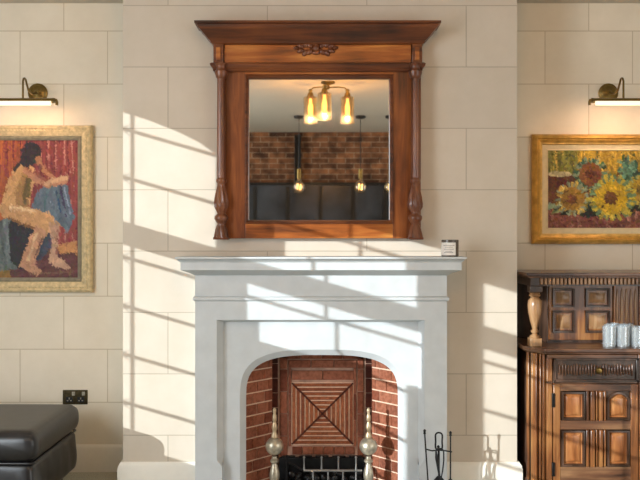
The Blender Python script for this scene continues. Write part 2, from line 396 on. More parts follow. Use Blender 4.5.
# snap the two samples nearest the corners
for cxn in ((xl, zt), (xr, zt)):
    k = min(range(n), key=lambda q: (outer[q][0]-cxn[0])**2+(outer[q][1]-cxn[1])**2); outer[k] = cxn
ap = MB()
vs = [(x, ya, z) for x, z in outer]+[(x, ya, z) for x, z in A0]+[(x, yb_, z) for x, z in A1]+[(x, yo, z) for x, z in A1]
fcs = []
for i in range(n-1):
    for k in range(3): fcs.append((k*n+i, k*n+i+1, (k+1)*n+i+1, (k+1)*n+i))
ap.add(vs, fcs); ap.build('arch_panel', M_stone, fs, angle=28)

# ------------------------------------------------------------------ firebox of brick
fb = thing('firebox', (0.01, 0.1, 0), 'red brick firebox with a square of radiating tile slips inside the stone arch', 'firebox')
random.seed(3)
YP, YK = 0.055, 0.12
def reveal(xf, xb, yf, yk, sgn):
    """splayed side of brick courses from (xf,yf) back to (xb,yk)"""
    bk = MB(); mo = MB(); L = math.hypot(xb-xf, yk-yf); ux, uy = (xb-xf)/L, (yk-yf)/L
    nx, ny = (-uy, ux) if sgn > 0 else (uy, -ux)
    if ny > 0: nx, ny = -nx, -ny              # face the camera
    ch = 0.0575; j = 0.007
    P = lambda t, d, z: (xf+ux*t+nx*d, yf+uy*t+ny*d, z)
    mo.add([P(0, 0, 0), P(L, 0, 0), P(L, 0, 0.74), P(0, 0, 0.74), P(0, -0.02, 0), P(L, -0.02, 0), P(L, -0.02, 0.74), P(0, -0.02, 0.74)],
           [(0, 1, 2, 3), (4, 5, 6, 7), (0, 1, 5, 4), (2, 3, 7, 6), (0, 3, 7, 4), (1, 2, 6, 5)])
    for r in range(13):
        z0 = r*ch+0.003; z1 = z0+ch-j
        cuts = [0, L*0.46, L*0.86, L] if r % 2 else [0, L*0.30, L*0.72, L]
        for a, c in zip(cuts[:-1], cuts[1:]):
            a += j*0.3; c -= j*0.3; e = 0.005+random.uniform(-.001, .001)
            bk.add([P(a, 0.0, z0), P(c, 0.0, z0), P(c, 0.0, z1), P(a, 0.0, z1), P(a+.001, e, z0+.001), P(c-.001, e, z0+.001), P(c-.001, e, z1-.001), P(a+.001, e, z1-.001)],
                   [(4, 5, 6, 7), (0, 1, 5, 4), (2, 3, 7, 6), (0, 3, 7, 4), (1, 2, 6, 5), (3, 2, 1, 0)])
    o = mo.build('side_wall', M_mortar, fb); bk.build('brickwork', M_brick, o)
xa = px(243, 0, -0.11)[0]; xb2 = px(272, 0, YP)[0]
reveal(xa, xb2, -0.095, YP, 1)
xc_ = px(401, 0, -0.11)[0]; xd = px(372, 0, YP)[0]
reveal(xc_, xd, -0.095, YP, -1)
# back: mortar slab, dark corner columns, border bricks, square of slips
bkz = 0.80
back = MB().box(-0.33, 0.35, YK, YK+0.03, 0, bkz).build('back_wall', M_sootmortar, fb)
def bricks(rects, name, m, y=YK, t=0.008):
    q = MB()
    for (x0, x1, z0, z1) in rects: q.box(x0, x1, y-t, y+0.005, z0, z1)
    return q.build(name, m, back, bevel=0.0015, seg=1)
s_ = F/(D+YK); X = lambda p: (p-320)/s_; Z = lambda p: H+(240-p)/s_
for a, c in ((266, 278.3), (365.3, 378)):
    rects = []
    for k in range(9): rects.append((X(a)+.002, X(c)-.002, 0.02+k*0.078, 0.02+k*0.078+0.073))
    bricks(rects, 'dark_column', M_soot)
rects = []
for a, c in ((280, 287.4), (357.4, 363.6)):
    for k in range(6): rects.append((X(a)+.001, X(c)-.001, 0.02+k*0.119, 0.02+k*0.119+0.114))
for k in range(3): rects.append((X(288.6)+k*0.1225, X(288.6)+k*0.1225+0.117, Z(367.5), Z(360)))
for k in range(4): rects.append((X(280)+k*0.112, X(280)+k*0.112+0.108, Z(358.6), Z(350)))
for k in range(6): rects.append((X(292.3)+k*0.056, X(292.3)+k*0.056+0.0515, Z(454), Z(446.5)))
bricks(rects, 'brick_border', M_brick)
rects = []
for a, c in ((288.6, 291.2), (353.6, 356.3)):
    for k in range(3): rects.append((X(a), X(c)-.001, Z(446)+k*0.14, Z(446)+k*0.14+0.136))
for k in range(2): rects.append((X(292)+k*0.166, X(292)+k*0.166+0.162, Z(379.6), Z(370.5)))
bricks(rects, 'inner_border', M_brick)
cx0, cz0 = X(322.5), Z(413.3); hw_ = 31.0/s_
tp = MB().box(cx0-hw_, cx0+hw_, YK-0.005, YK+0.005, cz0-hw_-.003, cz0+hw_).build('tile_panel', M_mortar, back)
q = MB(); R_ = 7; st = hw_/R_
for r in range(R_):
    o_, i_ = (r+1)*st-0.0042, r*st+0.0030
    for k in range(4):
        pts = [(-o_+.003, o_), (o_-.003, o_), (max(i_-.003, 0.0006), i_), (-max(i_-.003, 0.0006), i_)]
        R = [(1, 0, 0, 1), (0, 1, -1, 0), (-1, 0, 0, -1), (0, -1, 1, 0)][k]
        pts = [(cx0+R[0]*x+R[1]*z, cz0+R[2]*x+R[3]*z) for x, z in pts]
        q.prism(pts, YK-0.010, YK-0.004)
q.build('tile_slips', M_slip, tp)
q = MB()
for sg in (-1, 1):
    e = 0.0032; h2 = hw_-0.003
    q.prism([(cx0-h2-e, cz0-sg*h2+e*sg), (cx0-h2+e, cz0-sg*h2-e*sg), (cx0+h2+e, cz0+sg*h2-e*sg), (cx0+h2-e, cz0+sg*h2+e*sg)], YK-0.0115, YK-0.004)
q.build('diagonal_joint', M_soot, tp)
# iron fireback
pb = MB(); pb.box(-0.215, 0.235, 0.06, 0.085, 0.0, 0.155)
for k in range(5): pb.box(-0.20+k*0.088, -0.20+k*0.088+0.07, 0.06, 0.085, 0.155, 0.163)
tag(pb.build('fireback', M_iron, loc=(0.01, 0.07, 0), bevel=0.004), 'low black iron fireback plate standing behind the fire basket', 'fireback')
struct(MB().box(-0.43, 0.44, -0.07, 0.12, 0.0, 0.02).build('trim_2', M_soot))

# ------------------------------------------------------------------ fire basket
bk = thing('fire_basket', (0.01, -0.02, 0.02), 'black iron fire basket with an iron front rail coloured pale as if lit between the andirons', 'fire basket')
yf = -0.04; P = lambda x, y, Y=yf: (px(x, y, Y)[0], Y, px(x, y, Y)[1])
fr = MB(); zr = px(0, 470.5, yf)[1]; xl_, xr_ = px(303, 0, yf)[0], px(362, 0, yf)[0]
fr.tube([P(303.5, 470.5), P(362, 470.5)], 0.0065, 8)
fr.build('front_rail', M_iron_lit, bk)
for xx in (304, 321.5, 338.4, 356):
    z0, z1 = px(0, 470, yf)[1], px(0, 456, yf)[1]; X0 = px(xx, 0, yf)[0]
    MB().lathe([(0.006, 0), (0.0042, 0.02), (0.0042, z1-z0-0.012), (0.007, z1-z0-0.006), (0.003, z1-z0)], X0, yf, z0, 10).build('bar', M_iron_lit, bk)
for xx in (313, 328, 343, 356):
    X0 = px(xx, 0, yf)[0]; MB().lathe([(0.0045, 0.045), (0.0045, zr)], X0, yf, 0, 8).build('bar', M_iron_lit, bk)
lo = MB(); lo.tube([(xl_-0.09, yf+0.0, 0.05), (xr_+0.02, yf, 0.05)], 0.006, 8)
lo.tube([P(287, 463), P(293, 464), P(303, 470.5)], 0.006, 8); lo.tube([P(286.5, 455), P(286.8, 470), P(287, 482)], 0.005, 8)
for x in (xl_-0.085, xr_+0.015):
    lo.tube([(x, yf, 0.022), (x, yf, zr)], 0.007, 8); lo.tube([(x, yf, 0.05), (x, 0.045, 0.05)], 0.006, 8); lo.tube([(x, 0.045, 0.022), (x, 0.045, 0.13)], 0.006, 8)
    lo.tube([(x, yf, zr), (x, 0.045, zr)], 0.006, 8)
for k in range(9): x = xl_-0.07+k*0.045; lo.tube([(x, yf, 0.05), (x, 0.045, 0.05)], 0.004, 6)
lo.build('cradle', M_iron, bk)
random.seed(8); em = MB()
for k in range(26):
    em.blob((random.uniform(xl_-0.06, xr_), random.uniform(yf+0.025, 0.02), 0.058+random.uniform(0, 0.028)), (random.uniform(.014, .024), random.uniform(.010, .016), random.uniform(.010, .016)), random.uniform(0, 3), 7, 5)
tag(em.build('coal', M_black, loc=(0.0, -0.005, 0.054)), 'heap of black coals lying in the iron fire basket', 'coal', kind='stuff')

# ------------------------------------------------------------------ andirons
AY = -0.02
def andiron(loc, label):
    t = thing('andiron', loc, label, 'andiron', 'andirons in the fireplace')
    x, y, z = loc; s2 = F/(D+y); zz = lambda p: H+(240-p)/s2-z
    prof = [(0.030, 0.05), (0.030, 0.065), (0.016, 0.075), (0.013, zz(482)), (0.024, zz(479)), (0.026, zz(474)), (0.022, zz(470)), (0.016, zz(465)), (0.014, zz(463)), (0.022, zz(461.5)), (0.022, zz(460)), (0.014, zz(458.5)), (0.013, zz(456))]
    MB().lathe(prof, x, y, z, 20).build('baluster', M_pewter, t)
    r = 0.0455; cb = zz(446); MB().lathe([(r*math.sin(PI*k/14) if 0 < k < 14 else 0.001, cb-r*math.cos(PI*k/14)) for k in range(15)], x, y, z, 24).build('ball', M_pewter, t)
    pr = [(0.016, zz(438)), (0.018, zz(436)), (0.012, zz(433)), (0.010, zz(431)), (0.015, zz(428)), (0.013, zz(425)), (0.008, zz(422)), (0.012, zz(420)), (0.011, zz(416)), (0.007, zz(413.5)), (0.010, zz(411)), (0.009, zz(409)), (0.002, zz(407.5))]
    MB().lathe(pr, x, y, z, 16).build('finial', M_brasstip, t)
    for sg in (-1, 1):
        MB().tube([(x+sg*0.075, y-0.03, z+0.006), (x+sg*0.06, y-0.028, z+0.03), (x+sg*0.025, y-0.01, z+0.055), (x, y, z+0.062)], [0.012, 0.009, 0.009, 0.012], 10).build('foot', M_pewter, t)
    MB().tube([(x, y, z+0.062), (x, y+0.05, z+0.04), (x, y+0.075, z+0.006)], 0.009, 8).build('log_bar', M_iron, t)
    return t
ax0 = px(274.5, 0, -0.14)[0]; ax1 = px(368.5, 0, -0.14)[0]
a0 = andiron((ax0, -0.14, 0.02), 'aged brass andiron with ball and finial on the left of the fire basket')
a1 = dup(a0, (ax1, -0.14, 0.005), 'aged brass andiron with ball and finial on the right of the fire basket')
a1.location.z = 0.02

# ------------------------------------------------------------------ fireside tools
TY = -0.30
P = lambda x, y, Y=TY: (px(x, y, Y)[0], Y, px(x, y, Y)[1])
xs = P(439.5, 0)[0]; zf = 0.02
cs = thing('fire_tool_stand', (xs, TY+0.02, zf), 'grey iron fireside tool stand with loop handle before the right jamb', 'tool stand')
yS = TY+0.02
MB().lathe([(0.045, 0), (0.045, 0.008), (0.038, 0.014), (0.012, 0.022), (0.006, 0.03)], xs, yS, zf, 24).build('base', M_iron, cs)
zc_ = px(0, 450, yS)[1]
MB().tube([(xs, yS, zf+0.02), (xs, yS, zc_)], 0.0045, 8).build('pole', M_iron, cs)
MB().tube([(px(426, 0, yS)[0], yS, zc_+0.004), (px(432, 0, yS)[0], yS, zc_-0.004), (xs, yS, zc_), (px(446, 0, yS)[0], yS, zc_-0.004), (px(452, 0, yS)[0], yS-0.004, zc_-0.008)], 0.0035, 8).build('crossbar', M_iron, cs)
lp = [(xs+0.031*math.sin(2*PI*k/24)*(0.75+0.25*math.cos(4*PI*k/24)), yS, zc_+0.042-0.042*math.cos(2*PI*k/24)) for k in range(24)]
MB().tube(lp, 0.0042, 8, True).build('handle', M_iron, cs)
def tool(name, label, cat, top, bot, head):
    t = thing(name, (bot[0], bot[1], zf), label, cat, 'fireside tools on the stand')
    MB().tube([top, bot], 0.0036, 8).build('rod', M_iron, t)
    MB().lathe([(0.002, -0.012), (0.007, -0.008), (0.005, 0.0), (0.0075, 0.006), (0.004, 0.012), (0.001, 0.014)], top[0], top[1], top[2], 10).build('knob', M_iron, t)
    if head == 'brush':
        MB().lathe([(0.006, 0.13), (0.016, 0.118), (0.019, 0.10), (0.022, 0.03), (0.020, 0.012)], bot[0], bot[1], zf, 14).build('bristles', M_black, t)
    elif head == 'poker':
        MB().tube([(bot[0], bot[1], zf+0.03), (bot[0], bot[1], zf+0.014), (bot[0]+.018, bot[1], zf+0.02)], [0.004, 0.004, 0.001], 8).build('hook', M_iron, t)
    elif head == 'shovel':
        q = MB(); zt_ = px(0, 475, TY)[1]
        pts = [(-0.008, 0), (0.008, 0), (0.024, -0.018), (0.029, -0.085), (-0.029, -0.085), (-0.024, -0.018)]
        q.prism([(bot[0]+a, zt_+c) for a, c in pts], bot[1]-0.004, bot[1]); q.build('blade', M_iron, t)
    return t
tool('poker', 'thin iron poker hanging on the left of the tool stand', 'poker', P(424.6, 432), (P(429.5, 0)[0], TY+0.005, zf+0.025), 'poker')
tool('hearth_brush', 'iron hearth brush hanging on the right of the tool stand', 'brush', P(450.5, 434), (P(450.6, 0)[0], TY+0.005, zf+0.11), 'brush')
tool('ash_shovel', 'iron ash shovel hanging in front of the tool stand pole', 'shovel', P(438.3, 448, TY-0.012), (P(438.6, 0)[0], TY-0.012, px(0, 478, TY)[1]), 'shovel')
tg = thing('fire_tongs', (xs, TY-0.03, zf), 'iron fire tongs with bowed arms hanging in the middle of the tool stand', 'tongs', 'fireside tools on the stand')
yt = TY-0.03; P2 = lambda x, y: P(x, y, yt)
MB().tube([P2(436, 451), P2(436.6, 458), P2(438.6, 470), P2(440, 480), P2(440, 488)], [0.004, 0.0075, 0.006, 0.0035, 0.003], 8).build('arm', M_iron, tg)
MB().tube([P2(443.6, 451), P2(443.8, 460), P2(442.6, 471), P2(440.8, 480), P2(441, 488)], [0.0035, 0.0035, 0.0035, 0.003, 0.003], 8).build('arm', M_iron, tg)
MB().tube([P2(436, 451), P2(438, 448.6), P2(442, 448.6), P2(443.6, 451)], 0.0038, 8).build('hinge', M_iron, tg)

# ------------------------------------------------------------------ overmantel mirror
mr = thing('overmantel_mirror', (-0.005, -0.03, 1.308), 'carved oak overmantel mirror with column sides hanging above the mantel shelf', 'mirror')
bx0, bx1 = px(217, 0, -0.06)[0], px(421, 0, -0.06)[0]
g0, g1, gz0, gz1 = -0.364, 0.354, 1.4025, 2.126
fx = 0.072
# cornice
c0, c1 = px(213, 0, -0.085)[0], px(422.5, 0, -0.085)[0]
MB().mould(c0, c1, -0.075, -0.004, [(0.0, 2.296), (0.010, 2.302), (0.014, 2.312), (0.022, 2.318), (0.050, 2.350), (0.062, 2.362), (0.066, 2.366), (0.072, 2.380), (0.084, 2.384), (0.084, 2.395)]).build('cornice', M_oak_d, mr)
fz = MB().box(c0+0.055, c1-0.055, -0.060, -0.004, 2.185, 2.305).build('frieze', M_oak_x, mr)
cv = MB(); ccx, ccz, cyy = px(316, 0, -0.07)[0], px(0, 48.5, -0.07)[1], -0.062
cv.blob((ccx, cyy-0.006, ccz), (0.017, 0.020, 0.018)); cv.blob((ccx, cyy-0.003, ccz+0.024), (0.022, 0.012, 0.009)); cv.blob((ccx, cyy-0.003, ccz-0.022), (0.022, 0.012, 0.009))
for sg in (-1, 1):
    for dx, dz, rx, rz, an in ((0.032, 0.012, 0.020, 0.010, 0.6), (0.032, -0.012, 0.020, 0.010, -0.6), (0.056, 0.016, 0.020, 0.010, 0.9), (0.056, -0.016, 0.020, 0.010, -0.9), (0.078, 0.010, 0.020, 0.009, 0.3), (0.078, -0.008, 0.020, 0.009, -0.3), (0.100, 0.003, 0.016, 0.007, 0.1)):
        cv.blob((ccx+sg*dx, cyy, ccz+dz*1.35), (rx, 0.014, rz*1.3), -sg*an, 10, 6)
cv.build('carved_leaves', M_carve, fz)
for a in (c0, c1-0.052):
    bl = MB().box(a, a+0.052, -0.075, -0.004, 2.196, 2.298).build('block', M_oak_d, mr, bevel=0.003)
    MB().box(a+0.014, a+0.038, -0.081, -0.07, 2.215, 2.28).build('raised_panel', M_oak_x, bl, bevel=0.003)
MB().mould(c0+0.004, c1-0.004, -0.070, -0.004, [(0.0, 2.158), (0.006, 2.163), (0.004, 2.172), (0.018, 2.186), (0.020, 2.196), (0.012, 2.202), (0.0, 2.204)]).build('frieze_moulding', M_oak_d, mr)
# frame members
zb = 1.308; zt = 2.162
for a, c in ((bx0, g0-0.018), (g1+0.018, bx1)):
    MB().box(a, c, -0.055, -0.004, zb, zt).build('stile', M_oak_z, mr, bevel=0.003)
MB().box(g0-0.02, g1+0.02, -0.054, -0.004, gz1+0.016, zt).build('top_rail', M_oak_x, mr, bevel=0.003)
MB().box(g0-0.02, g1+0.02, -0.054, -0.004, zb, gz0-0.018).build('bottom_rail', M_oak_x, mr, bevel=0.003)
fm = MB()   # inner moulding, mitred round the glass
prof = [(0.020, -0.050), (0.020, -0.062), (0.013, -0.066), (0.006, -0.058), (0.0, -0.046), (0.0, -0.030)]
vs = []; fcs = []
for e, y in prof: vs += [(g0-e, y, gz0-e), (g1+e, y, gz0-e), (g1+e, y, gz1+e), (g0-e, y, gz1+e)]
for i in range(len(prof)-1):
    for k in range(4): fcs.append((i*4+k, i*4+(k+1) % 4, (i+1)*4+(k+1) % 4, (i+1)*4+k))
fm.add(vs, fcs).build('inner_moulding', M_oak_d, mr)
gp = [(g0-0.004, gz0-0.004), (g1+0.004, gz0-0.004), (g1+0.004, gz1+0.004), (g0-0.004, gz1+0.004)]
MB().prism(gp, -0.034, -0.030).build('mirror_glass', M_mirror, mr)
for xx in (221.3, 415.3):
    yc2 = -0.082; x = px(xx, 0, yc2)[0]; s2 = F/(D+yc2); zz = lambda p: H+(240-p)/s2
    shaft = MB(); nfl = 10; prof = []; n_ = 40; vs = []; fcs = []
    zs_ = [zz(178), zz(150), zz(115), zz(79)]; rs = [0.0225, 0.0225, 0.0215, 0.020]
    for r, z in zip(rs, zs_):
        for k in range(n_):
            a = 2*PI*k/n_; rr = r*(1-0.09*(0.5+0.5*math.cos(a*nfl))); vs.append((x+rr*math.cos(a), yc2+rr*math.sin(a), z))
    for i in range(3):
        for k in range(n_): fcs.append((i*n_+k, i*n_+(k+1) % n_, (i+1)*n_+(k+1) % n_, (i+1)*n_+k))
    cm = shaft.add(vs, fcs).build('column', M_carve, mr, angle=60)
    MB().lathe([(0.020, zz(79)), (0.028, zz(77.5)), (0.030, zz(75.5)), (0.034, zz(73.5)), (0.034, zz(71.5)), (0.026, zz(70)), (0.024, zz(67.5)), (0.028, zz(66)), (0.036, zz(64))], x, yc2, 0, 20).build('capital', M_carve, cm)
    tb = MB(); pr = [(0.040, zz(238)), (0.037, zz(234)), (0.031, zz(229)), (0.025, zz(226)), (0.019, zz(224)), (0.030, zz(221)), (0.036, zz(218.5)), (0.034, zz(216)), (0.020, zz(213.5)), (0.026, zz(211.5)), (0.038, zz(207)), (0.040, zz(203)), (0.036, zz(198)), (0.029, zz(192)), (0.023, zz(187)), (0.019, zz(184)), (0.026, zz(182)), (0.027, zz(180)), (0.021, zz(178))]
    n_ = 32; vs = []; fcs = []
    for i, (r, z) in enumerate(pr):
        dep = 0.22 if 8 < i < 16 else (0.20 if i < 4 else 0.0)
        for k in range(n_):
            a = 2*PI*k/n_; rr = r*(1-dep*(0.5+0.5*math.cos(a*8+i*0.5))); vs.append((x+rr*math.cos(a), yc2+rr*math.sin(a), z))
    for i in range(len(pr)-1):
        for k in range(n_): fcs.append((i*n_+k, i*n_+(k+1) % n_, (i+1)*n_+(k+1) % n_, (i+1)*n_+k))
    tb.add(vs, fcs).build('turned_base', M_carve, cm, angle=60)
    MB().box(x-0.038, x+0.038, -0.115, -0.03, zb-0.006, zz(237.2)).build('plinth', M_oak_d, cm, bevel=0.003)

# ------------------------------------------------------------------ candle on the shelf
cy_ = -0.16; cxp = px(450, 0, cy_)[0]; r = 0.043; zb_ = 1.2175
cd = thing('candle_jar', (cxp, cy_, zb_), 'scented candle in a smoked glass jar with a pale label, right end of mantel shelf', 'candle')
MB().lathe([(0.001, 0.002), (r-0.004, 0.0), (r, 0.004), (r, 0.082), (r-0.002, 0.084), (r-0.004, 0.082), (r-0.004, 0.062), (0.001, 0.062)], cxp, cy_, zb_, 32).build('jar', M_darkglass, cd)
lb = MB().lathe([(r+0.0008, 0.007), (r+0.0008, 0.070)], cxp, cy_, zb_, 24, a0=math.radians(190), a1=math.radians(300)).build('paper_label', M_label, cd)
q = MB()
for k, (zz_, a_, b_) in enumerate(((0.055, 215, 290), (0.046, 225, 280), (0.036, 220, 285), (0.026, 230, 275), (0.019, 222, 282))):
    q.lathe([(r+0.0014, zz_), (r+0.0014, zz_+0.0025)], cxp, cy_, zb_, 12, a0=math.radians(a_), a1=math.radians(b_))
q.build('printed_lines', M_ink, lb)
MB().lathe([(0.001, 0.063), (r-0.005, 0.063), (r-0.005, 0.076), (0.001, 0.076)], cxp, cy_, zb_, 24).build('wax', M_wax, cd)

# ------------------------------------------------------------------ painted canvases
def inpoly(px_, py_, poly):
    c = np.zeros(px_.shape, bool); n = len(poly)
    for i in range(n):
        x0, y0 = poly[i]; x1, y1 = poly[(i+1) % n]
        if y0 == y1: continue
        k = ((y0 > py_) != (y1 > py_)) & (px_ < (x1-x0)*(py_-y0)/(y1-y0)+x0); c ^= k
    return c
def fnoise(x, y, seed):
    rng = np.random.RandomState(seed); v = np.zeros(x.shape)
    for k in range(7):
        a, b_, p, q_ = rng.uniform(-1, 1, 4); f = 1.0*(1.45**k)*0.25
        v += np.sin(x*a*f*2+y*b_*f*2+p*6+1.6*np.sin(x*q_*f+p*9))/(1+0.35*k)
    return v/3.0
class Paint:
    def __init__(s, w, h, x0, x1, y0, y1):
        s.w, s.h = w, h
        xs = np.linspace(x0, x1, w); ys = np.linspace(y0, y1, h); s.x, s.y = np.meshgrid(xs, ys)
        s.wx = s.x+0.5*fnoise(s.x, s.y, 5); s.wy = s.y+0.5*fnoise(s.x, s.y, 6)
        s.c = np.zeros((h, w, 3))
    def fill(s, mask, c, var=0.10, seed=1, st=(1, 1)):
        c = np.array(S(c)[:3]); nz = fnoise(s.x*st[0], s.y*st[1], seed)
        s.c[mask] = np.clip(c[None, :]*(1+2.0*var*nz[mask][:, None]), 0, 1)
    def poly(s, pts, c, var=0.10, seed=1, st=(1, 1)): s.fill(inpoly(s.wx, s.wy, pts), c, var, seed, st)
    def ell(s, cx, cy, rx, ry, c, var=0.10, seed=1, wob=0.0, k=9, ph=0.0):
        a = np.arctan2((s.wy-cy)/ry, (s.wx-cx)/rx); d = np.hypot((s.wx-cx)/rx, (s.wy-cy)/ry)
        s.fill(d < 1+wob*np.sin(a*k+ph), c, var, seed)
    def line(s, pts, wd, c, var=0.1, seed=1):
        for (x0, y0), (x1, y1) in zip(pts[:-1], pts[1:]):
            L2 = (x1-x0)**2+(y1-y0)**2; t = np.clip(((s.wx-x0)*(x1-x0)+(s.wy-y0)*(y1-y0))/L2, 0, 1)
            s.fill(np.hypot(s.wx-x0-t*(x1-x0), s.wy-y0-t*(y1-y0)) < wd/2, c, var, seed)
    def dabs(s, n, ln, wd, var, seed, ang=None):
        rg = np.random.RandomState(seed); dx = s.x[0, 1]-s.x[0, 0]; dy = s.y[1, 0]-s.y[0, 0]
        gy, gx = np.gradient(s.c.sum(2))
        for _ in range(n):
            i, j = rg.randint(0, s.h), rg.randint(0, s.w); c = s.c[i, j]*(1+var*rg.randn())+0.012*rg.randn(3)
            a = (ang if ang is not None and rg.rand() < .5 else math.atan2(gx[i, j], -gy[i, j]))+0.5*rg.randn(); L = ln*rg.uniform(.5, 1.3); W = wd*rg.uniform(.6, 1.3)
            r_ = int(L/dx/2)+3; i0, i1, j0, j1 = max(0, i-r_), min(s.h, i+r_), max(0, j-r_), min(s.w, j+r_)
            X = s.x[i0:i1, j0:j1]-s.x[i, j]; Y = s.y[i0:i1, j0:j1]-s.y[i, j]
            u = X*math.cos(a)+Y*math.sin(a); v = -X*math.sin(a)+Y*math.cos(a)
            m = (np.abs(u) < L/2) & (np.abs(v) < W/2)
            s.c[i0:i1, j0:j1][m] = np.clip(0.25*s.c[i0:i1, j0:j1][m]+0.75*c, 0.004, 1)
    def mesh(s, name, X0, X1, Z0, Z1, Y, parent):
        w, h = s.w, s.h; q = MB()
        xs = np.linspace(X0, X1, w); zs = np.linspace(Z1, Z0, h)
        vs = [(x, Y, z) for z in zs for x in xs]
        fs_ = [(j*w+i, (j+1)*w+i, (j+1)*w+i+1, j*w+i+1) for j in range(h-1) for i in range(w-1)]
        base = ORI[parent.name]; me = bpy.data.meshes.new(name)
        n0 = len(vs); vs += [(X0, Y+0.012, Z0), (X1, Y+0.012, Z0), (X1, Y+0.012, Z1), (X0, Y+0.012, Z1)]
        bl, br_, tr, tl = (h-1)*w, h*w-1, w-1, 0
        fs_ += [(n0+1, n0, n0+3, n0+2), (bl, n0, n0+1, br_), (tr, n0+2, n0+3, tl), (tl, n0+3, n0, bl), (br_, n0+1, n0+2, tr)]
        me.from_pydata([(v[0]-base.x, v[1]-base.y, v[2]-base.z) for v in vs], [], fs_)
        ca = me.color_attributes.new('paint', 'FLOAT_COLOR', 'POINT')
        arr = np.ones((len(vs), 4)); arr[:n0, :3] = s.c.reshape(-1, 3); arr[n0:, :3] = 0.3
        ca.data.foreach_set('color', arr.ravel())
        m, nt, b = mat(name+'_oil_paint'); at = N(nt, 'ShaderNodeVertexColor', layer_name='paint')
        nt.links.new(at.outputs['Color'], b.inputs['Base Color']); b.inputs['Roughness'].default_value = 0.5; b.inputs['Specular IOR Level'].default_value = 0.3
        nz = N(nt, 'ShaderNodeTexNoise'); nz.inputs['Scale'].default_value = 120; bump(nt, b, nz.outputs['Fac'], 0.25, 0.002)
        me.materials.append(m); o = bpy.data.objects.new(name, me); col.objects.link(o); o.parent = parent; ORI[o.name] = base
        return o
def picture_frame(parent, x0, x1, z0, z1, yw, prof, m, name='frame'):
    """mitred frame; prof = (inset from the outer edge, distance out from the wall)"""
    vs = []; fcs = []
    for e, d_ in prof: vs += [(x0+e, yw-d_, z0+e), (x1-e, yw-d_, z0+e), (x1-e, yw-d_, z1-e), (x0+e, yw-d_, z1-e)]
    for i in range(len(prof)-1):
        for k in range(4): fcs.append((i*4+k, i*4+(k+1) % 4, (i+1)*4+(k+1) % 4, (i+1)*4+k))
    return MB().add(vs, fcs).build(name, m, parent, angle=25)

# left painting
YWF = 0.345
X1 = px(91.5, 0, 0.31)[0]; Zt = px(0, 125, 0.31)[1]; Zb = px(0, 292.5, 0.31)[1]; XC = -1.584; X0 = 2*XC-X1
pl = thing('figure_painting', (XC, 0.33, Zb), 'oil painting of a seated bare figure in a pale gilt frame, left alcove', 'painting', 'paintings in the alcoves')
fr = picture_frame(pl, X0, X1, Zb, Zt, YWF, [(0.0, 0.0), (0.0, 0.022), (0.006, 0.038), (0.016, 0.044), (0.026, 0.036), (0.034, 0.040), (0.044, 0.034), (0.054, 0.028), (0.060, 0.020), (0.060, 0.005)], M_palegold)
q = MB(); rr = random.Random(2)
for k in range(46):
    t = (k+0.5)/46
    for xx in (X0+0.030, X1-0.030): q.blob((xx, YWF-0.039, Zb+0.03+(Zt-Zb-0.06)*t), (0.006, 0.005, 0.007), None, 6, 4)
for k in range(30):
    t = (k+0.5)/30
    for zz_ in (Zb+0.030, Zt-0.030): q.blob((X0+0.03+(X1-X0-0.06)*t, YWF-0.039, zz_), (0.007, 0.005, 0.006), None, 6, 4)
q.build('beading', M_palegold, fr)
picture_frame(pl, X0+0.060, X1-0.060, Zb+0.060, Zt-0.060, YWF, [(0.0, 0.003), (0.0, 0.022), (0.008, 0.026), (0.022, 0.018), (0.022, 0.004)], M_greyslip, 'slip')
iz0, iz1, ix0, ix1 = Zb+0.080, Zt-0.080, X0+0.080, X1-0.080
def to_px(x, z, Y=0.33): s2 = F/(D+Y); return 320+x*s2, 240-(z-H)*s2
l_, b_ = to_px(ix0, iz0); r_, t_ = to_px(ix1, iz1)
A = Paint(110, 170, l_, r_, t_, b_)
A.fill(np.ones(A.x.shape, bool), '94403A', 0.28, 3, (1.6, 0.12))
stk = fnoise(A.x*2.2, A.y*0.10, 12)
A.fill((A.x < 22) & (stk > -0.1), 'B4602F', 0.25, 4, (1.5, 0.2)); A.fill((stk > 0.45) & (A.x > 36), 'C98572', 0.15, 8); A.fill((stk < -0.55), '6E2226', 0.2, 9)
A.fill(A.wy > 250, '6B3B36', 0.25, 11, (0.3, 1.2)); A.fill((A.wy > 252) & (A.wx < 10), '9A7434', 0.2, 2)
A.poly([(-8, 220), (10, 218), (24, 222), (28, 240), (24, 268), (-8, 272)], '69716F', 0.3, 13, (1.2, .3))
A.poly([(8, 222), (30, 222), (38, 240), (34, 262), (20, 270), (10, 262)], '2A2528', 0.25, 14)
A.poly([(30, 234), (48, 226), (52, 246), (40, 262), (32, 258)], '3E4456', 0.3, 24)
A.poly([(57, 244), (77, 241), (77, 252), (58, 254)], 'CE9058', 0.15, 15)
A.poly([(38, 190), (52, 183), (66, 182), (70, 200), (74, 218), (68, 232), (58, 224), (40, 216), (28, 212)], '62707E', 0.22, 16, (1.0, .4))
A.line([(60, 186), (66, 216)], 2.2, '463A5C'); A.line([(64, 188), (70, 214)], 1.6, '9AA8C0'); A.line([(56, 190), (60, 212)], 2, '37506A'); A.line([(46, 194), (44, 212)], 2, '4E6C74')
A.poly([(22, 163), (12, 171), (6, 184), (2, 200), (0, 209), (8, 218), (22, 218), (30, 214), (30, 198), (33, 184), (38, 176), (32, 166)], 'D9A86F', 0.10, 17)
A.poly([(22, 172), (28, 174), (30, 190), (28, 206), (22, 211), (15, 206), (16, 190)], 'A47A48', 0.15, 18)
A.poly([(26, 176), (32, 178), (29, 196), (24, 204), (22, 196)], '74602F', 0.2, 28)
A.line([(26, 170), (36, 179), (48, 184), (64, 180)], 7.5, 'C68C68'); A.line([(28, 168), (38, 176), (50, 182)], 3, '9C5C48'); A.line([(46, 183), (66, 177.5)], 5, 'DCAE84')
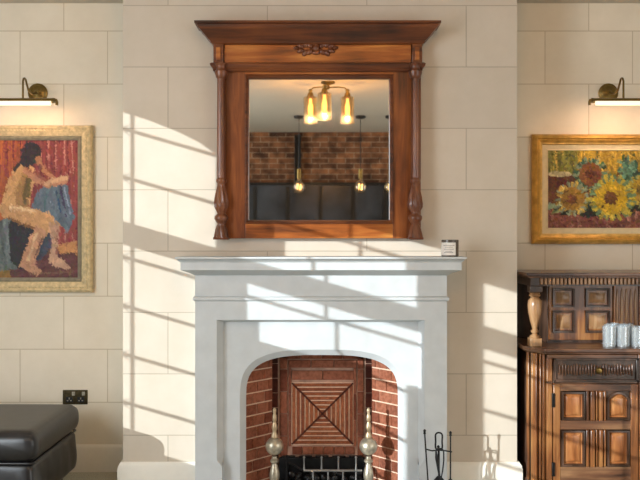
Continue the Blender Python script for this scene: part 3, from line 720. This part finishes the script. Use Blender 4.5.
A.line([(39, 162), (43, 170), (52, 177)], 4.2, 'C08058'); A.line([(38, 163), (41, 168)], 2.5, '7C4A38')
A.ell(31, 152, 10, 10, '2B2022', 0.2, 19); A.ell(27, 160, 8, 7, '2E2325', 0.2, 20); A.ell(38, 160, 3.2, 4.5, 'B07850', 0.1, 21); A.line([(22, 160), (14, 170)], 3, '33262A')
A.poly([(-2, 205), (16, 205), (36, 209), (52, 216), (60, 224), (57, 234), (46, 232), (34, 229), (18, 223), (2, 217)], 'D2A06C', 0.12, 22)
A.line([(8, 218), (24, 225), (38, 230)], 2.5, '8C5C34'); A.line([(10, 207), (34, 211)], 2.5, 'E6C494')
A.poly([(36, 226), (48, 232), (40, 246), (34, 264), (42, 271), (38, 275), (28, 272), (19, 266), (24, 250)], 'C89470', 0.13, 23)
A.line([(36, 234), (28, 260)], 2, 'E2BC92'); A.line([(42, 238), (34, 258)], 1.6, '7E5240')
A.poly([(48, 222), (59, 224), (58, 240), (57, 257), (66, 263), (71, 268), (66, 270), (54, 266), (48, 262), (51, 242)], 'CFA284', 0.12, 25)
A.line([(57, 228), (56, 254)], 1.8, '9A6654'); A.line([(30, 274), (72, 272)], 1.2, '8A6A4C')
A.dabs(2400, 4.5, 1.2, 0.13, 1, PI/2); A.dabs(700, 2.4, 0.8, 0.2, 2); A.c = np.clip(A.c*0.80, 0.004, 1)
A.mesh('canvas', ix0, ix1, iz0, iz1, 0.336, pl)

# right painting
X0 = px(533, 0, 0.31)[0]; XC = 1.618; X1 = 2*XC-X0; Zt = px(0, 134, 0.31)[1]; Zb = px(0, 244, 0.31)[1]
pr_ = thing('flower_painting', (XC, 0.33, Zb), 'oil painting of big yellow flowers in a bright gold frame, right alcove', 'painting', 'paintings in the alcoves')
picture_frame(pr_, X0, X1, Zb, Zt, YWF, [(0.0, 0.0), (0.0, 0.022), (0.010, 0.040), (0.022, 0.046), (0.030, 0.034), (0.034, 0.036), (0.048, 0.024), (0.054, 0.024), (0.058, 0.016), (0.058, 0.004)], M_gold)
picture_frame(pr_, X0+0.058, X1-0.058, Zb+0.058, Zt-0.058, YWF, [(0.0, 0.003), (0.0, 0.014), (0.024, 0.013), (0.030, 0.016), (0.032, 0.014), (0.032, 0.004)], M_slipcream, 'slip')
iz0, iz1, ix0, ix1 = Zb+0.088, Zt-0.088, X0+0.088, X1-0.088
l_, b_ = to_px(ix0, iz0); r_, t_ = to_px(ix1, iz1)
B = Paint(170, 116, l_, r_, t_, b_)
B.fill(np.ones(B.x.shape, bool), '6E4424', 0.3, 31)
B.fill(B.wy < 178+4*np.sin(B.x*0.2), 'B28E2E', 0.25, 32, (1.6, .3)); stk = fnoise(B.x*1.8, B.y*0.3, 33)
B.fill((B.wy < 175) & (B.wx < 578), '7E7A34', 0.3, 34, (1.2, .4)); B.fill((B.wy < 174) & (stk > 0.5), 'D8B44C', 0.15, 35); B.fill((B.wy < 174) & (stk < -0.6), '4E5A30', 0.2, 36)
B.fill((B.wy > 174) & (B.wy < 186) & (B.wx < 580), '63351F', 0.2, 37); B.ell(560, 174, 12, 3, 'C9B98C', 0.15, 38)
B.fill(B.wy > 210+3*np.sin(B.x*0.12), '7C4638', 0.3, 39, (.5, 1.4)); B.fill((B.wy > 212) & (stk > 0.4), 'A06C58', 0.2, 40)
B.ell(600, 208, 44, 9, '26281E', 0.3, 41, 0.15, 11); B.ell(632, 182, 13, 20, '34503C', 0.3, 42, 0.2, 9); B.ell(628, 168, 8, 10, '5E8068', 0.3, 43, 0.25, 7)
B.line([(550, 207), (562, 204)], 5, '8FA07C'); B.line([(555, 212), (568, 208)], 3, '7F8E5A')
def bloom(cx, cy, r, petal, tip, heart, core, n=22, sd=0):
    rg = random.Random(sd)
    for k in range(n):
        a = 2*PI*k/n+rg.uniform(-.1, .1); R = r*rg.uniform(1.02, 1.22)
        B.line([(cx+r*.6*math.cos(a), cy+r*.6*math.sin(a)), (cx+R*math.cos(a), cy+R*math.sin(a))], r*0.20, tip if k % 2 else petal, 0.15, sd+k)
    B.ell(cx, cy, r*.84, r*.84, heart, 0.22, sd+50, 0.05, 13); B.ell(cx-r*.05, cy+r*.02, r*.36, r*.34, core, 0.25, sd+51, 0.08, 9)
bloom(591, 174, 14, '3E5A44', '7F9070', '7E4E2A', '5C3018', n=30, sd=60)
bloom(573, 199, 14, 'C9A94E', '8E9878', '9C742C', '7A4A24', n=30, sd=70)
bloom(642, 190, 13, 'B49A38', '9A9C5A', 'B08A28', '6E5420', n=28, sd=90)
bloom(612, 198, 19.5, 'BFA93C', '6A8058', 'C09C22', '6A421A', n=40, sd=80)
B.dabs(2600, 4.0, 1.3, 0.24, 3); B.dabs(1500, 2.4, 0.8, 0.32, 4)
B.mesh('canvas', ix0, ix1, iz0, iz1, 0.336, pr_)

# ------------------------------------------------------------------ picture lights
def picture_light(xc, label):
    zr_ = px(0, 93, 0.34)[1]; yl = 0.12; zl = px(0, 101, yl)[1]; hl = 0.168
    t = thing('picture_light', (xc, 0.35, zr_), label, 'picture light', 'brass picture lights')
    MB().lathe([(0.055, 0.0), (0.055, -0.006), (0.044, -0.012), (0.040, -0.010), (0.030, -0.016), (0.016, -0.020), (0.012, -0.028), (0.001, -0.030)], xc, 0.3495, zr_, 28, 'y').build('rosette', M_brass, t)
    zt_ = px(0, 78, 0.14)[1]
    MB().tube([(xc, 0.33, zr_), (xc, 0.29, zr_-0.012), (xc, 0.25, zr_-0.02), (xc, 0.20, zr_-0.01), (xc, 0.180, zr_+0.015), (xc, 0.172, zt_-0.02), (xc, 0.160, zt_-0.004), (xc, 0.146, zt_), (xc, 0.132, zt_-0.004), (xc, 0.121, zt_-0.02), (xc, 0.12, zl+0.01)], 0.0055, 10).build('arm', M_brass, t)
    sd = MB(); n_ = 14; R = 0.026; vs = []; fcs = []
    for xx in (xc-hl, xc+hl):
        for k in range(n_+1):
            a = math.radians(-10+190*k/n_); vs.append((xx, yl+R*math.cos(a), zl+R*0.75*math.sin(a)-0.004))
        for k in range(n_+1):
            a = math.radians(-10+190*(n_-k)/n_); vs.append((xx, yl+(R-.002)*math.cos(a), zl+(R-.002)*0.75*math.sin(a)-0.004))
    m_ = 2*(n_+1)
    for k in range(m_): fcs.append((k, (k+1) % m_, m_+(k+1) % m_, m_+k))
    sd.add(vs, fcs)
    for sg in (-1, 1): sd.prism([(yl+R*math.cos(math.radians(-10+200*k/10)), zl-0.004+R*0.8*math.sin(math.radians(-10+200*k/10))) for k in range(11)], xc+sg*hl-0.002, xc+sg*hl+0.002, 'yz')
    sd.build('shade', M_brass, t)
    for sg in (-1, 1):
        MB().tube([(xc+sg*hl, yl, zl+0.006), (xc+sg*(hl+0.010), yl, zl+0.006), (xc+sg*(hl+0.014), yl, zl-0.006), (xc+sg*(hl+0.012), yl, zl-0.022)], [0.006, 0.007, 0.007, 0.008], 8).build('end_scroll', M_brass, t)
    MB().tube([(xc-hl+0.02, yl, zl-0.010), (xc+hl-0.02, yl, zl-0.010)], 0.013, 10).build('bulb', M_tube, t)
    li = area('picture_lamp_glow', (0, 0, 0), (0, 0.6, -1), hl*1.7, 0.025, 1.9, (1.0, 0.60, 0.34))
    li.parent = t; li.location = (0, yl-0.35, zl-0.022-zr_)
    return t
t1 = picture_light(-1.584, 'brass picture light over the painting of the seated figure')
dup(t1, (1.618, 0.35, t1.location.z), 'brass picture light over the painting of yellow flowers')

# ------------------------------------------------------------------ socket
sx0, sz1 = px(63, 389.8, YR); sx1, sz0 = px(87.8, 404.2, YR)
sk = thing('wall_socket', ((sx0+sx1)/2, YR, sz0), 'dark antique brass double wall socket above the black leather footstool', 'socket')
MB().box(sx0, sx1, YR-0.006, YR-0.0005, sz0, sz1).build('plate', M_socket, sk, bevel=0.002)
w_ = sx1-sx0; h_ = sz1-sz0
for k in (0, 1):
    c = sx0+w_*(0.27+0.46*k)
    MB().box(c-0.019, c+0.019, YR-0.008, YR-0.004, sz0+h_*0.14, sz0+h_*0.52).build('outlet', M_black, sk, bevel=0.001)
    cc = sx0+w_*(0.44+0.40*k)
    MB().box(cc-0.008, cc+0.008, YR-0.012, YR-0.004, sz0+h_*0.62, sz0+h_*0.88).build('rocker_switch', M_pewter, sk, bevel=0.001)
    q = MB()
    for dx, dz, a_, c_ in ((0, 0.007, .003, .005), (-0.009, -0.005, .004, .003), (0.009, -0.005, .004, .003)): q.box(c+dx-a_, c+dx+a_, YR-0.0088, YR-0.007, sz0+h_*0.33+dz-c_, sz0+h_*0.33+dz+c_)
    q.build('pin_slots', M_pewter, sk)

# ------------------------------------------------------------------ leather footstool
fx1, fy0, fy1 = -1.305, -0.50, 0.17; fx0 = fx1-0.80
ot = thing('footstool', ((fx0+fx1)/2, (fy0+fy1)/2, 0), 'black leather upholstered footstool on the carpet at the left', 'footstool')
def cushion(x0, x1, y0, y1, z0, z1, r, puff=0.02, n=14, wr=0.0, seed=0):
    q = MB(); vs = []; fcs = []; rg = random.Random(seed)
    # rounded box by superellipsoid-like projection of a gridded cube
    def P3(u, v, w):
        ex, ey, ez = (x1-x0)/2, (y1-y0)/2, (z1-z0)/2
        p = Vector((u*ex, v*ey, w*ez)); c = Vector((max(-ex+r, min(ex-r, p.x)), max(-ey+r, min(ey-r, p.y)), max(-ez+r, min(ez-r, p.z))))
        d_ = p-c
        if d_.length > 1e-6: p = c+d_.normalized()*min(r, d_.length if d_.length < r else r)
        k = puff*(1-u*u)*(1-v*v)*w
        sd_ = 0.012*(1-w*w)
        fold = wr*math.sin(v*17+u*13+2*w)*(1-w*w)
        p += Vector((u*(sd_+fold), v*(sd_+fold), k)); return p+Vector(((x0+x1)/2, (y0+y1)/2, (z0+z1)/2))
    T = [math.sin(PI/2*(2*i/n-1)) for i in range(n+1)]
    for fx_ in range(6):
        o = len(vs)
        for a in T:
            for b2 in T:
                vs.append(P3(*{0: (1, a, b2), 1: (-1, a, b2), 2: (a, 1, b2), 3: (a, -1, b2), 4: (a, b2, 1), 5: (a, b2, -1)}[fx_]))
        for i in range(n):
            for j in range(n): fcs.append((o+i*(n+1)+j, o+(i+1)*(n+1)+j, o+(i+1)*(n+1)+j+1, o+i*(n+1)+j+1))
    q.add(vs, fcs); return q
MB_top = cushion(fx0, fx1, fy0, fy1, 0.275, 0.423, 0.042, 0.003, 18)
MB_top.build('cushion', M_leather, ot, angle=60)
cushion(fx0+0.01, fx1-0.010, fy0+0.01, fy1-0.01, 0.065, 0.282, 0.03, 0.0, 22, 0.004).build('base', M_leather, ot, angle=60)
pth = []
for cx_, cy2, a0_ in ((fx1-0.03, fy1-0.03, 0), (fx0+0.03, fy1-0.03, 90), (fx0+0.03, fy0+0.03, 180), (fx1-0.03, fy0+0.03, 270)):
    for k in range(6): a = math.radians(a0_+18*k); pth.append((cx_+0.024*math.cos(a), cy2+0.024*math.sin(a), 0.279))
MB().tube(pth, 0.005, 8, True).build('piping', M_leather, ot)
for x in (fx0+0.08, fx1-0.08):
    for y in (fy0+0.08, fy1-0.08): MB().lathe([(0.020, 0.0), (0.026, 0.07)], x, y, 0, 14).build('foot', M_black, ot)

# ------------------------------------------------------------------ court cupboard
CX = 1.618; cl, cr = 1.065, 2*CX-1.065; yF, yC, yBk = -0.13, -0.04, 0.325; fl = 1.134; frx = 2*CX-fl
cb = thing('court_cupboard', (CX, 0.1, 0), 'carved dark oak court cupboard against the wall in the right alcove', 'cupboard')
def canted(e=0.0): return [(cl-e, yBk), (cl-e, yC-e*0.4), (fl-e*0.4, yF-e), (frx+e*0.4, yF-e), (cr+e, yC-e*0.4), (cr+e, yBk)]
MB().prism(canted(-0.010), 0.0, 0.735, 'xy').build('carcass', M_jac_d, cb)
MB().prism(canted(0.006), 0.0, 0.075, 'xy').build('plinth', M_jac_d, cb, bevel=0.004)
wt = MB(); wt.prism(canted(0.012), 0.728, 0.738, 'xy'); wt.prism(canted(0.026), 0.738, 0.757, 'xy'); wt.build('table_top', M_jac_x, cb, bevel=0.004)
# front rails and stiles
yf = yF-0.004
def bx(name, x0, x1, z0, z1, y0, y1, m, parent=cb, bev=0.003): return MB().box(x0, x1, y0, y1, z0, z1).build(name, m, parent, bevel=bev)
dl0, dl1 = 1.166, 1.590
for mir in (False, True):
    mx_ = (lambda x: 2*CX-x) if mir else (lambda x: x)
    def rg(x0, x1): a, c = mx_(x0), mx_(x1); return min(a, c), max(a, c)
    # canted corner: outer and inner strips with split moulding
    q = MB()
    for t0, t1, o_ in ((0.02, 0.16, .014), (0.24, 0.34, .010), (0.40, 0.62, .020), (0.68, 0.78, .010), (0.86, 0.98, .014)):
        p0 = (cl+(fl-cl)*t0, yC+(yF-yC)*t0); p1 = (cl+(fl-cl)*t1, yC+(yF-yC)*t1); nx_, ny_ = -0.79, -0.61
        po = [p0, p1, (p1[0]+nx_*o_, p1[1]+ny_*o_), (p0[0]+nx_*o_, p0[1]+ny_*o_)]
        q.prism([(mx_(x), y) for x, y in po], 0.076, 0.727, 'xy')
    q.build('corner_stile', M_jac_z, cb, bevel=0.003)
    a, c = rg(fl, dl0-0.004); bx('front_stile', a, c, 0.076, 0.727, yF-0.016, yF+0.01, M_jac_z)
    # drawer with carved flutes
    a, c = rg(dl0, dl1)
    dr = bx('drawer', a, c, 0.592, 0.708, yF-0.016, yF+0.01, M_jac_d)
    mo = MB(); e = 0.010
    for (u0, u1, v0, v1) in ((a, c, 0.592, 0.604), (a, c, 0.697, 0.708), (a, a+0.014, 0.592, 0.708), (c-0.014, c, 0.592, 0.708)): mo.box(u0, u1, yF-0.026, yF-0.014, v0, v1)
    mo.build('edge_moulding', M_jac_d, dr, bevel=0.003)
    fl_ = MB()
    for k in range(26):
        xk = a+0.024+(c-a-0.048)*(k+0.5)/26
        hh = 0.066*(0.86+0.14*math.sin(k*1.3)); fl_.blob((xk, yF-0.017, 0.651), (0.0052, 0.010, hh/2), None, 8, 8)
    fl_.build('carved_flutes', M_jac_x, dr)
    kx = mx_(1.386)
    MB().lathe([(0.007, 0.0), (0.006, -0.012), (0.015, -0.018), (0.017, -0.026), (0.012, -0.034), (0.001, -0.036)], kx, yF-0.016, 0.651, 14, 'y').build('knob', M_brass, dr)
    bx('rail', *rg(fl, CX-0.03), 0.582, 0.594, yF-0.020, yF+0.01, M_jac_x)
    bx('rail', *rg(fl, CX-0.03), 0.706, 0.727, yF-0.018, yF+0.01, M_jac_x)
    # door with four fielded panels
    a, c = rg(dl0, dl1); z0, z1 = 0.080, 0.580
    dr = MB(); dr.box(a, c, yF-0.006, yF+0.01, z0, z1); door = dr.build('door', M_jac_d, cb)
    u = lambda x0, x1: rg(x0, x1)
    for x0, x1, zz0, zz1 in ((dl0, 1.201, z0, z1), (1.552, dl1, z0, z1)):
        p, q_ = u(x0, x1); MB().box(p, q_, yF-0.020, yF, zz0, zz1).build('door_stile', M_jac_z, door, bevel=0.003)
    for zz0, zz1 in ((0.545, z1), (0.352, 0.398), (z0, 0.166)):
        p, q_ = u(1.195, 1.556); MB().box(p, q_, yF-0.018, yF, zz0, zz1).build('door_rail', M_jac_x, door, bevel=0.003)
    mu = MB()
    for x0, x1, yy in ((1.330, 1.345, .020), (1.350, 1.372, .028), (1.378, 1.388, .018), (1.394, 1.412, .028), (1.417, 1.430, .020)):
        p, q_ = u(x0, x1); mu.box(p, q_, yF-yy, yF, 0.166, 0.352); mu.box(p, q_, yF-yy, yF, 0.398, 0.545)
    mu.build('muntin', M_jac_z, door, bevel=0.004)
    for (x0, x1) in ((1.206, 1.326), (1.434, 1.548)):
        for (zz0, zz1, arch_) in ((0.400, 0.543, x0 > 1.4), (0.168, 0.350, False)):
            p, q_ = u(x0, x1); cxm = (p+q_)/2; zm = (zz0+zz1)/2; hw2, hh2 = (q_-p)/2, (zz1-zz0)/2
            def ring(e):
                if not arch_: return [(cxm-hw2+e, zm-hh2+e), (cxm+hw2-e, zm-hh2+e), (cxm+hw2-e, zm+hh2-e), (cxm-hw2+e, zm+hh2-e)]
                pts = [(cxm-hw2+e, zm-hh2+e), (cxm+hw2-e, zm-hh2+e), (cxm+hw2-e, zm+hh2*0.50)]
                for k in range(1, 8): t = PI*k/8; pts.append((cxm+(hw2-e-0.012)*math.cos(t), zm+hh2*0.52+(hh2*0.48-e)*math.sin(t)))
                return pts+[(cxm-hw2+e, zm+hh2*0.50)]
            prof = [(0.0, yF-0.006), (0.002, yF-0.024), (0.010, yF-0.026), (0.014, yF-0.012), (0.018, yF-0.008), (0.034, yF-0.019), (0.036, yF-0.0195)]
            R = [[(x, y, z) for x, z in ring(e)] for e, y in prof]; m_ = len(R[0])
            pq = MB(); fm_ = MB(); vs = [v for r in R[:4] for v in r]
            fm_.add(vs, [(i*m_+k, i*m_+(k+1) % m_, (i+1)*m_+(k+1) % m_, (i+1)*m_+k) for i in range(3) for k in range(m_)])
            vs = [v for r in R[3:] for v in r]
            pq.add(vs, [(i*m_+k, i*m_+(k+1) % m_, (i+1)*m_+(k+1) % m_, (i+1)*m_+k) for i in range(3) for k in range(m_)]+[tuple(3*m_+k for k in range(m_))])
            pn = pq.build('panel', M_jac_p, door); fm_.build('panel_moulding', M_jac_d, pn)
    for zz_ in (0.50, 0.155):
        x0, x1 = rg(1.158, 1.172); MB().box(x0, x1, yF-0.026, yF-0.014, zz_-0.035, zz_+0.035).build('hinge', M_iron, door, bevel=0.002)
    # upper doors set back
    yU = 0.10
    a, c = rg(1.212, 1.548); ud = bx('upper_door', a, c, 0.770, 1.068, yU-0.012, yU+0.02, M_jac_z)
    for (x0, x1) in ((1.228, 1.345), (1.402, 1.532)):
        for (zz0, zz1) in ((0.945, 1.045), (0.810, 0.928)):
            p, q_ = rg(x0, x1); pq = MB(); fm_ = MB()
            prof = [(0.0, yU-0.010), (0.001, yU-0.026), (0.010, yU-0.024), (0.013, yU-0.010), (0.018, yU-0.010), (0.034, yU-0.022)]
            R = [[(p+e, y, zz0+e), (q_-e, y, zz0+e), (q_-e, y, zz1-e), (p+e, y, zz1-e)] for e, y in prof]
            fm_.add([v for r in R[:4] for v in r], [(i*4+k, i*4+(k+1) % 4, (i+1)*4+(k+1) % 4, (i+1)*4+k) for i in range(3) for k in range(4)])
            pq.add([v for r in R[3:] for v in r], [(i*4+k, i*4+(k+1) % 4, (i+1)*4+(k+1) % 4, (i+1)*4+k) for i in range(2) for k in range(4)]+[(8, 9, 10, 11)])
            pn = pq.build('panel', M_jac_l, ud); fm_.build('panel_moulding', M_jac_d, pn)
    # corner baluster carrying the canopy
    bxx = mx_(1.098); by = -0.055
    s2 = F/(D+by); zz = lambda p: H+(240-p)/s2
    bp = [(0.026, 0.800), (0.028, 0.806), (0.022, 0.812), (0.012, 0.822), (0.019, 0.828), (0.021, 0.836), (0.013, 0.844), (0.014, 0.852), (0.024, 0.885), (0.033, 0.930), (0.036, 0.965), (0.034, 0.990), (0.024, 1.003), (0.020, 1.008), (0.028, 1.014), (0.030, 1.020), (0.024, 1.027), (0.030, 1.034)]
    bl = MB().lathe(bp, bxx, by, 0, 24).build('baluster', M_jac_l, cb)
    MB().box(bxx-0.030, bxx+0.030, by-0.030, by+0.030, 0.757, 0.801).build('square_foot', M_jac_l, bl, bevel=0.004)
    MB().box(bxx-0.032, bxx+0.032, by-0.032, by+0.032, 1.033, 1.068).build('square_cap', M_jac_d, bl, bevel=0.004)
# centre: lower stile with split spindle, upper pilaster
bx('centre_stile', dl1+0.004, 2*CX-dl1-0.004, 0.076, 0.727, yF-0.012, yF+0.01, M_jac_z)
sp = MB(); sp.lathe([(0.004, 0.205), (0.014, 0.225), (0.010, 0.24), (0.018, 0.27), (0.020, 0.30), (0.014, 0.335), (0.008, 0.345), (0.013, 0.352), (0.008, 0.36), (0.016, 0.40), (0.013, 0.43), (0.004, 0.45)], CX, yF-0.012, 0, 14)
sp.build('split_spindle', M_jac_d, cb)
yU = 0.10
bx('upper_pilaster', 1.553, 2*CX-1.553, 0.757, 1.068, yU-0.018, yU+0.02, M_jac_z)
q = MB()
for x in (1.570, 1.594, CX, 2*CX-1.594, 2*CX-1.570): q.blob((x, yU-0.020, 0.93), (0.008, 0.012, 0.115), None, 8, 10)
q.build('pilaster_fluting', M_jac_l, cb)
up = [(1.10, yBk), (1.204, yU), (2*CX-1.204, yU), (2*CX-1.10, yBk)]
MB().prism(up, 0.757, 1.068, 'xy').build('upper_carcass', M_jac_d, cb)
def can2(e): return [(cl-e, yBk), (cl-e, -0.085-e), (cr+e, -0.085-e), (cr+e, yBk)]
MB().prism(can2(-0.006), 1.066, 1.112, 'xy').build('canopy_frieze', M_jac_d, cb)
q = MB(); nD = 52
for k in range(nD):
    x = cl+0.05+(cr-cl-0.06)*(k+0.5)/nD; q.box(x-0.0065, x+0.0065, -0.092, -0.076, 1.074, 1.106)
q.build('dentils', M_jac_l, cb, bevel=0.002, seg=1)
q = MB(); q.prism(can2(0.008), 1.108, 1.118, 'xy'); q.prism(can2(0.020), 1.118, 1.134, 'xy'); q.build('canopy_top', M_jac_x, cb, bevel=0.003)

# ------------------------------------------------------------------ tumblers
tz = 0.757
def tumbler(loc, label):
    x, y, z = loc; r0, r1, h = 0.031, 0.034, 0.106
    o = MB().lathe([(0.001, 0.0), (r0-0.002, 0.0), (r0, 0.002), (r1, h), (r1-0.0012, h+0.0008), (r1-0.0024, h), (r0-0.002, 0.012), (0.001, 0.010)], x, y, z, 24).build('tumbler', M_tumbler, loc=loc)
    return tag(o, label, 'glass', 'tumblers on the cupboard')
pos = [(1.466, -0.088), (1.538, -0.084), (1.609, -0.088), (1.502, -0.014), (1.574, -0.012), (1.535, 0.050), (1.609, 0.048)]
labs = ['clear glass tumbler at the left end of the front row on the cupboard',
        'clear glass tumbler in the middle of the front row on the cupboard',
        'clear glass tumbler at the right end of the front row, cut by the photo edge',
        'clear glass tumbler at the left of the middle row on the cupboard',
        'clear glass tumbler at the right of the middle row on the cupboard',
        'clear glass tumbler at the left of the back row near the cupboard doors',
        'clear glass tumbler at the right of the back row near the cupboard doors']
t0 = None
for (x, y), lb in zip(pos, labs):
    if t0 is None: t0 = tumbler((x, y, tz), lb)
    else: dup(t0, (x, y, tz), lb)

# ------------------------------------------------------------------ behind the camera, seen in the mirror
MY = -0.034
def mpx(x, y, Y):                      # photograph pixel inside the mirror -> real point at depth Y
    dist = D+MY+(MY-Y); s2 = F/dist; return (x-320)/s2, H+(240-y)/s2
# dark bar panelling and shelf below the brickwork
zt2 = mpx(0, 183, YB)[1]
bp_ = thing('bar_back', (0, YB+0.05, 0), 'dark glossy back bar panelling below the brick wall in the mirror', 'bar')
MB().box(-2.6, 2.6, YB+0.005, YB+0.06, 0.0, zt2).build('panelling', M_darkpanel, bp_)
MB().box(-2.6, 2.6, YB+0.005, YB+0.10, zt2-0.03, zt2).build('top_rail', M_black, bp_, bevel=0.004)
q = MB()
for k in range(13): x = -2.4+k*0.4; q.box(x-0.02, x+0.02, YB+0.055, YB+0.075, 0.1, zt2-0.05)
q.build('panel_strips', M_black, bp_)
x, z1 = mpx(298, 135, YB); _, z0 = mpx(298, 183, YB)
fl = thing('speaker_column', (x, YB+0.06, z0), 'slim black wall speaker on the brick wall seen in the mirror', 'speaker')
MB().box(x-0.04, x+0.04, YB+0.005, YB+0.085, z0, z1-0.005).build('cabinet', M_black, fl, bevel=0.006)
MB().box(x-0.033, x+0.033, YB+0.084, YB+0.088, z0+0.03, z1-0.03).build('grille', M_iron, fl)
# globe pendants
GY = -4.5
def globe(pxx, label):
    x, zc_ = mpx(pxx, 187, GY); t = thing('globe_pendant', (x, GY, CZ), label, 'pendant light', 'globe pendants')
    MB().lathe([(0.055, 0.0), (0.055, -0.022), (0.040, -0.028), (0.004, -0.034)], x, GY, CZ, 20).build('canopy', M_black, t)
    MB().tube([(x, GY, CZ-0.03), (x, GY, zc_+0.15)], 0.004, 6).build('cord', M_black, t)
    MB().lathe([(0.006, 0.20), (0.022, 0.19), (0.024, 0.10), (0.018, 0.085)], x, GY, zc_, 14).build('lamp_holder', M_brass, t)
    r = 0.068; pts = [(max(0.001, r*math.sin(PI*k/12)), -r*math.cos(PI*k/12)) for k in range(11)]+[(0.018, 0.085)]
    MB().lathe(pts, x, GY, zc_, 20).build('bulb', M_lampglass, t)
    MB().tube([(x-0.018, GY, zc_+0.035), (x-0.02, GY, zc_-0.035), (x-0.006, GY, zc_+0.035), (x+0.006, GY, zc_-0.035), (x+0.02, GY, zc_+0.035), (x+0.018, GY, zc_-0.03)], 0.0045, 6).build('filament', M_fil, t)
    return t
g0_ = globe(299, 'bare globe bulb pendant hanging before the black wall speaker in the mirror')
gx = mpx(390.5, 187, GY)[0]; dup(g0_, (gx, GY, CZ), 'bare globe bulb pendant cut by the right edge of the mirror glass')
gx = mpx(360.5, 187, GY)[0]; dup(g0_, (gx, GY, CZ), 'bare globe bulb pendant in the mirror, middle of the three globes')
# three-armed ceiling light
LY = -2.66
cxp, _ = mpx(328, 82, LY)
ch = thing('ceiling_light', (cxp, LY, CZ), 'brass ceiling light with three amber glass cylinder shades seen in the mirror', 'ceiling light')
MB().lathe([(0.06, 0.0), (0.06, -0.012), (0.03, -0.02), (0.012, -0.03), (0.012, -0.06), (0.001, -0.062)], cxp, LY, CZ, 20).build('canopy', M_brass, ch)
for pxx, dy in ((310.5, -0.02), (324.5, 0.17), (347.5, -0.02)):
    Y = LY+dy; x = mpx(pxx, 0, Y)[0]; zt_ = mpx(0, 92 if dy > .1 else 96, LY)[1]; zt_ = 2.505
    vx, vy = x-cxp, Y-LY
    arm = MB().tube([(cxp, LY, CZ-0.045), (cxp+vx*.5, LY+vy*.5, CZ-0.04), (cxp+vx*.85, LY+vy*.85, CZ-0.045), (x, Y, CZ-0.07), (x, Y, zt_+0.06)], 0.006, 8).build('arm', M_brass, ch)
    MB().lathe([(0.008, 0.07), (0.020, 0.06), (0.014, 0.045), (0.024, 0.03), (0.030, 0.0), (0.028, -0.012)], x, Y, zt_, 16).build('lamp_holder', M_brass, arm)
    MB().lathe([(0.030, 0.005), (0.056, 0.0), (0.058, -0.006), (0.058, -0.205), (0.062, -0.210), (0.062, -0.218), (0.055, -0.216), (0.055, -0.010), (0.028, 0.0)], x, Y, zt_, 24).build('glass_shade', M_lampglass, arm)
    MB().lathe([(0.001, -0.165), (0.014, -0.155), (0.022, -0.12), (0.020, -0.08), (0.012, -0.04), (0.012, -0.01)], x, Y, zt_, 14).build('bulb', M_bulb, arm)
    ld = bpy.data.lights.new('lamp_light', 'POINT'); ld.energy = 10; ld.color = (1.0, 0.66, 0.38); ld.shadow_soft_size = 0.0
    lo_ = bpy.data.objects.new('lamp_light', ld); col.objects.link(lo_); lo_.location = (x, Y, zt_-0.185)
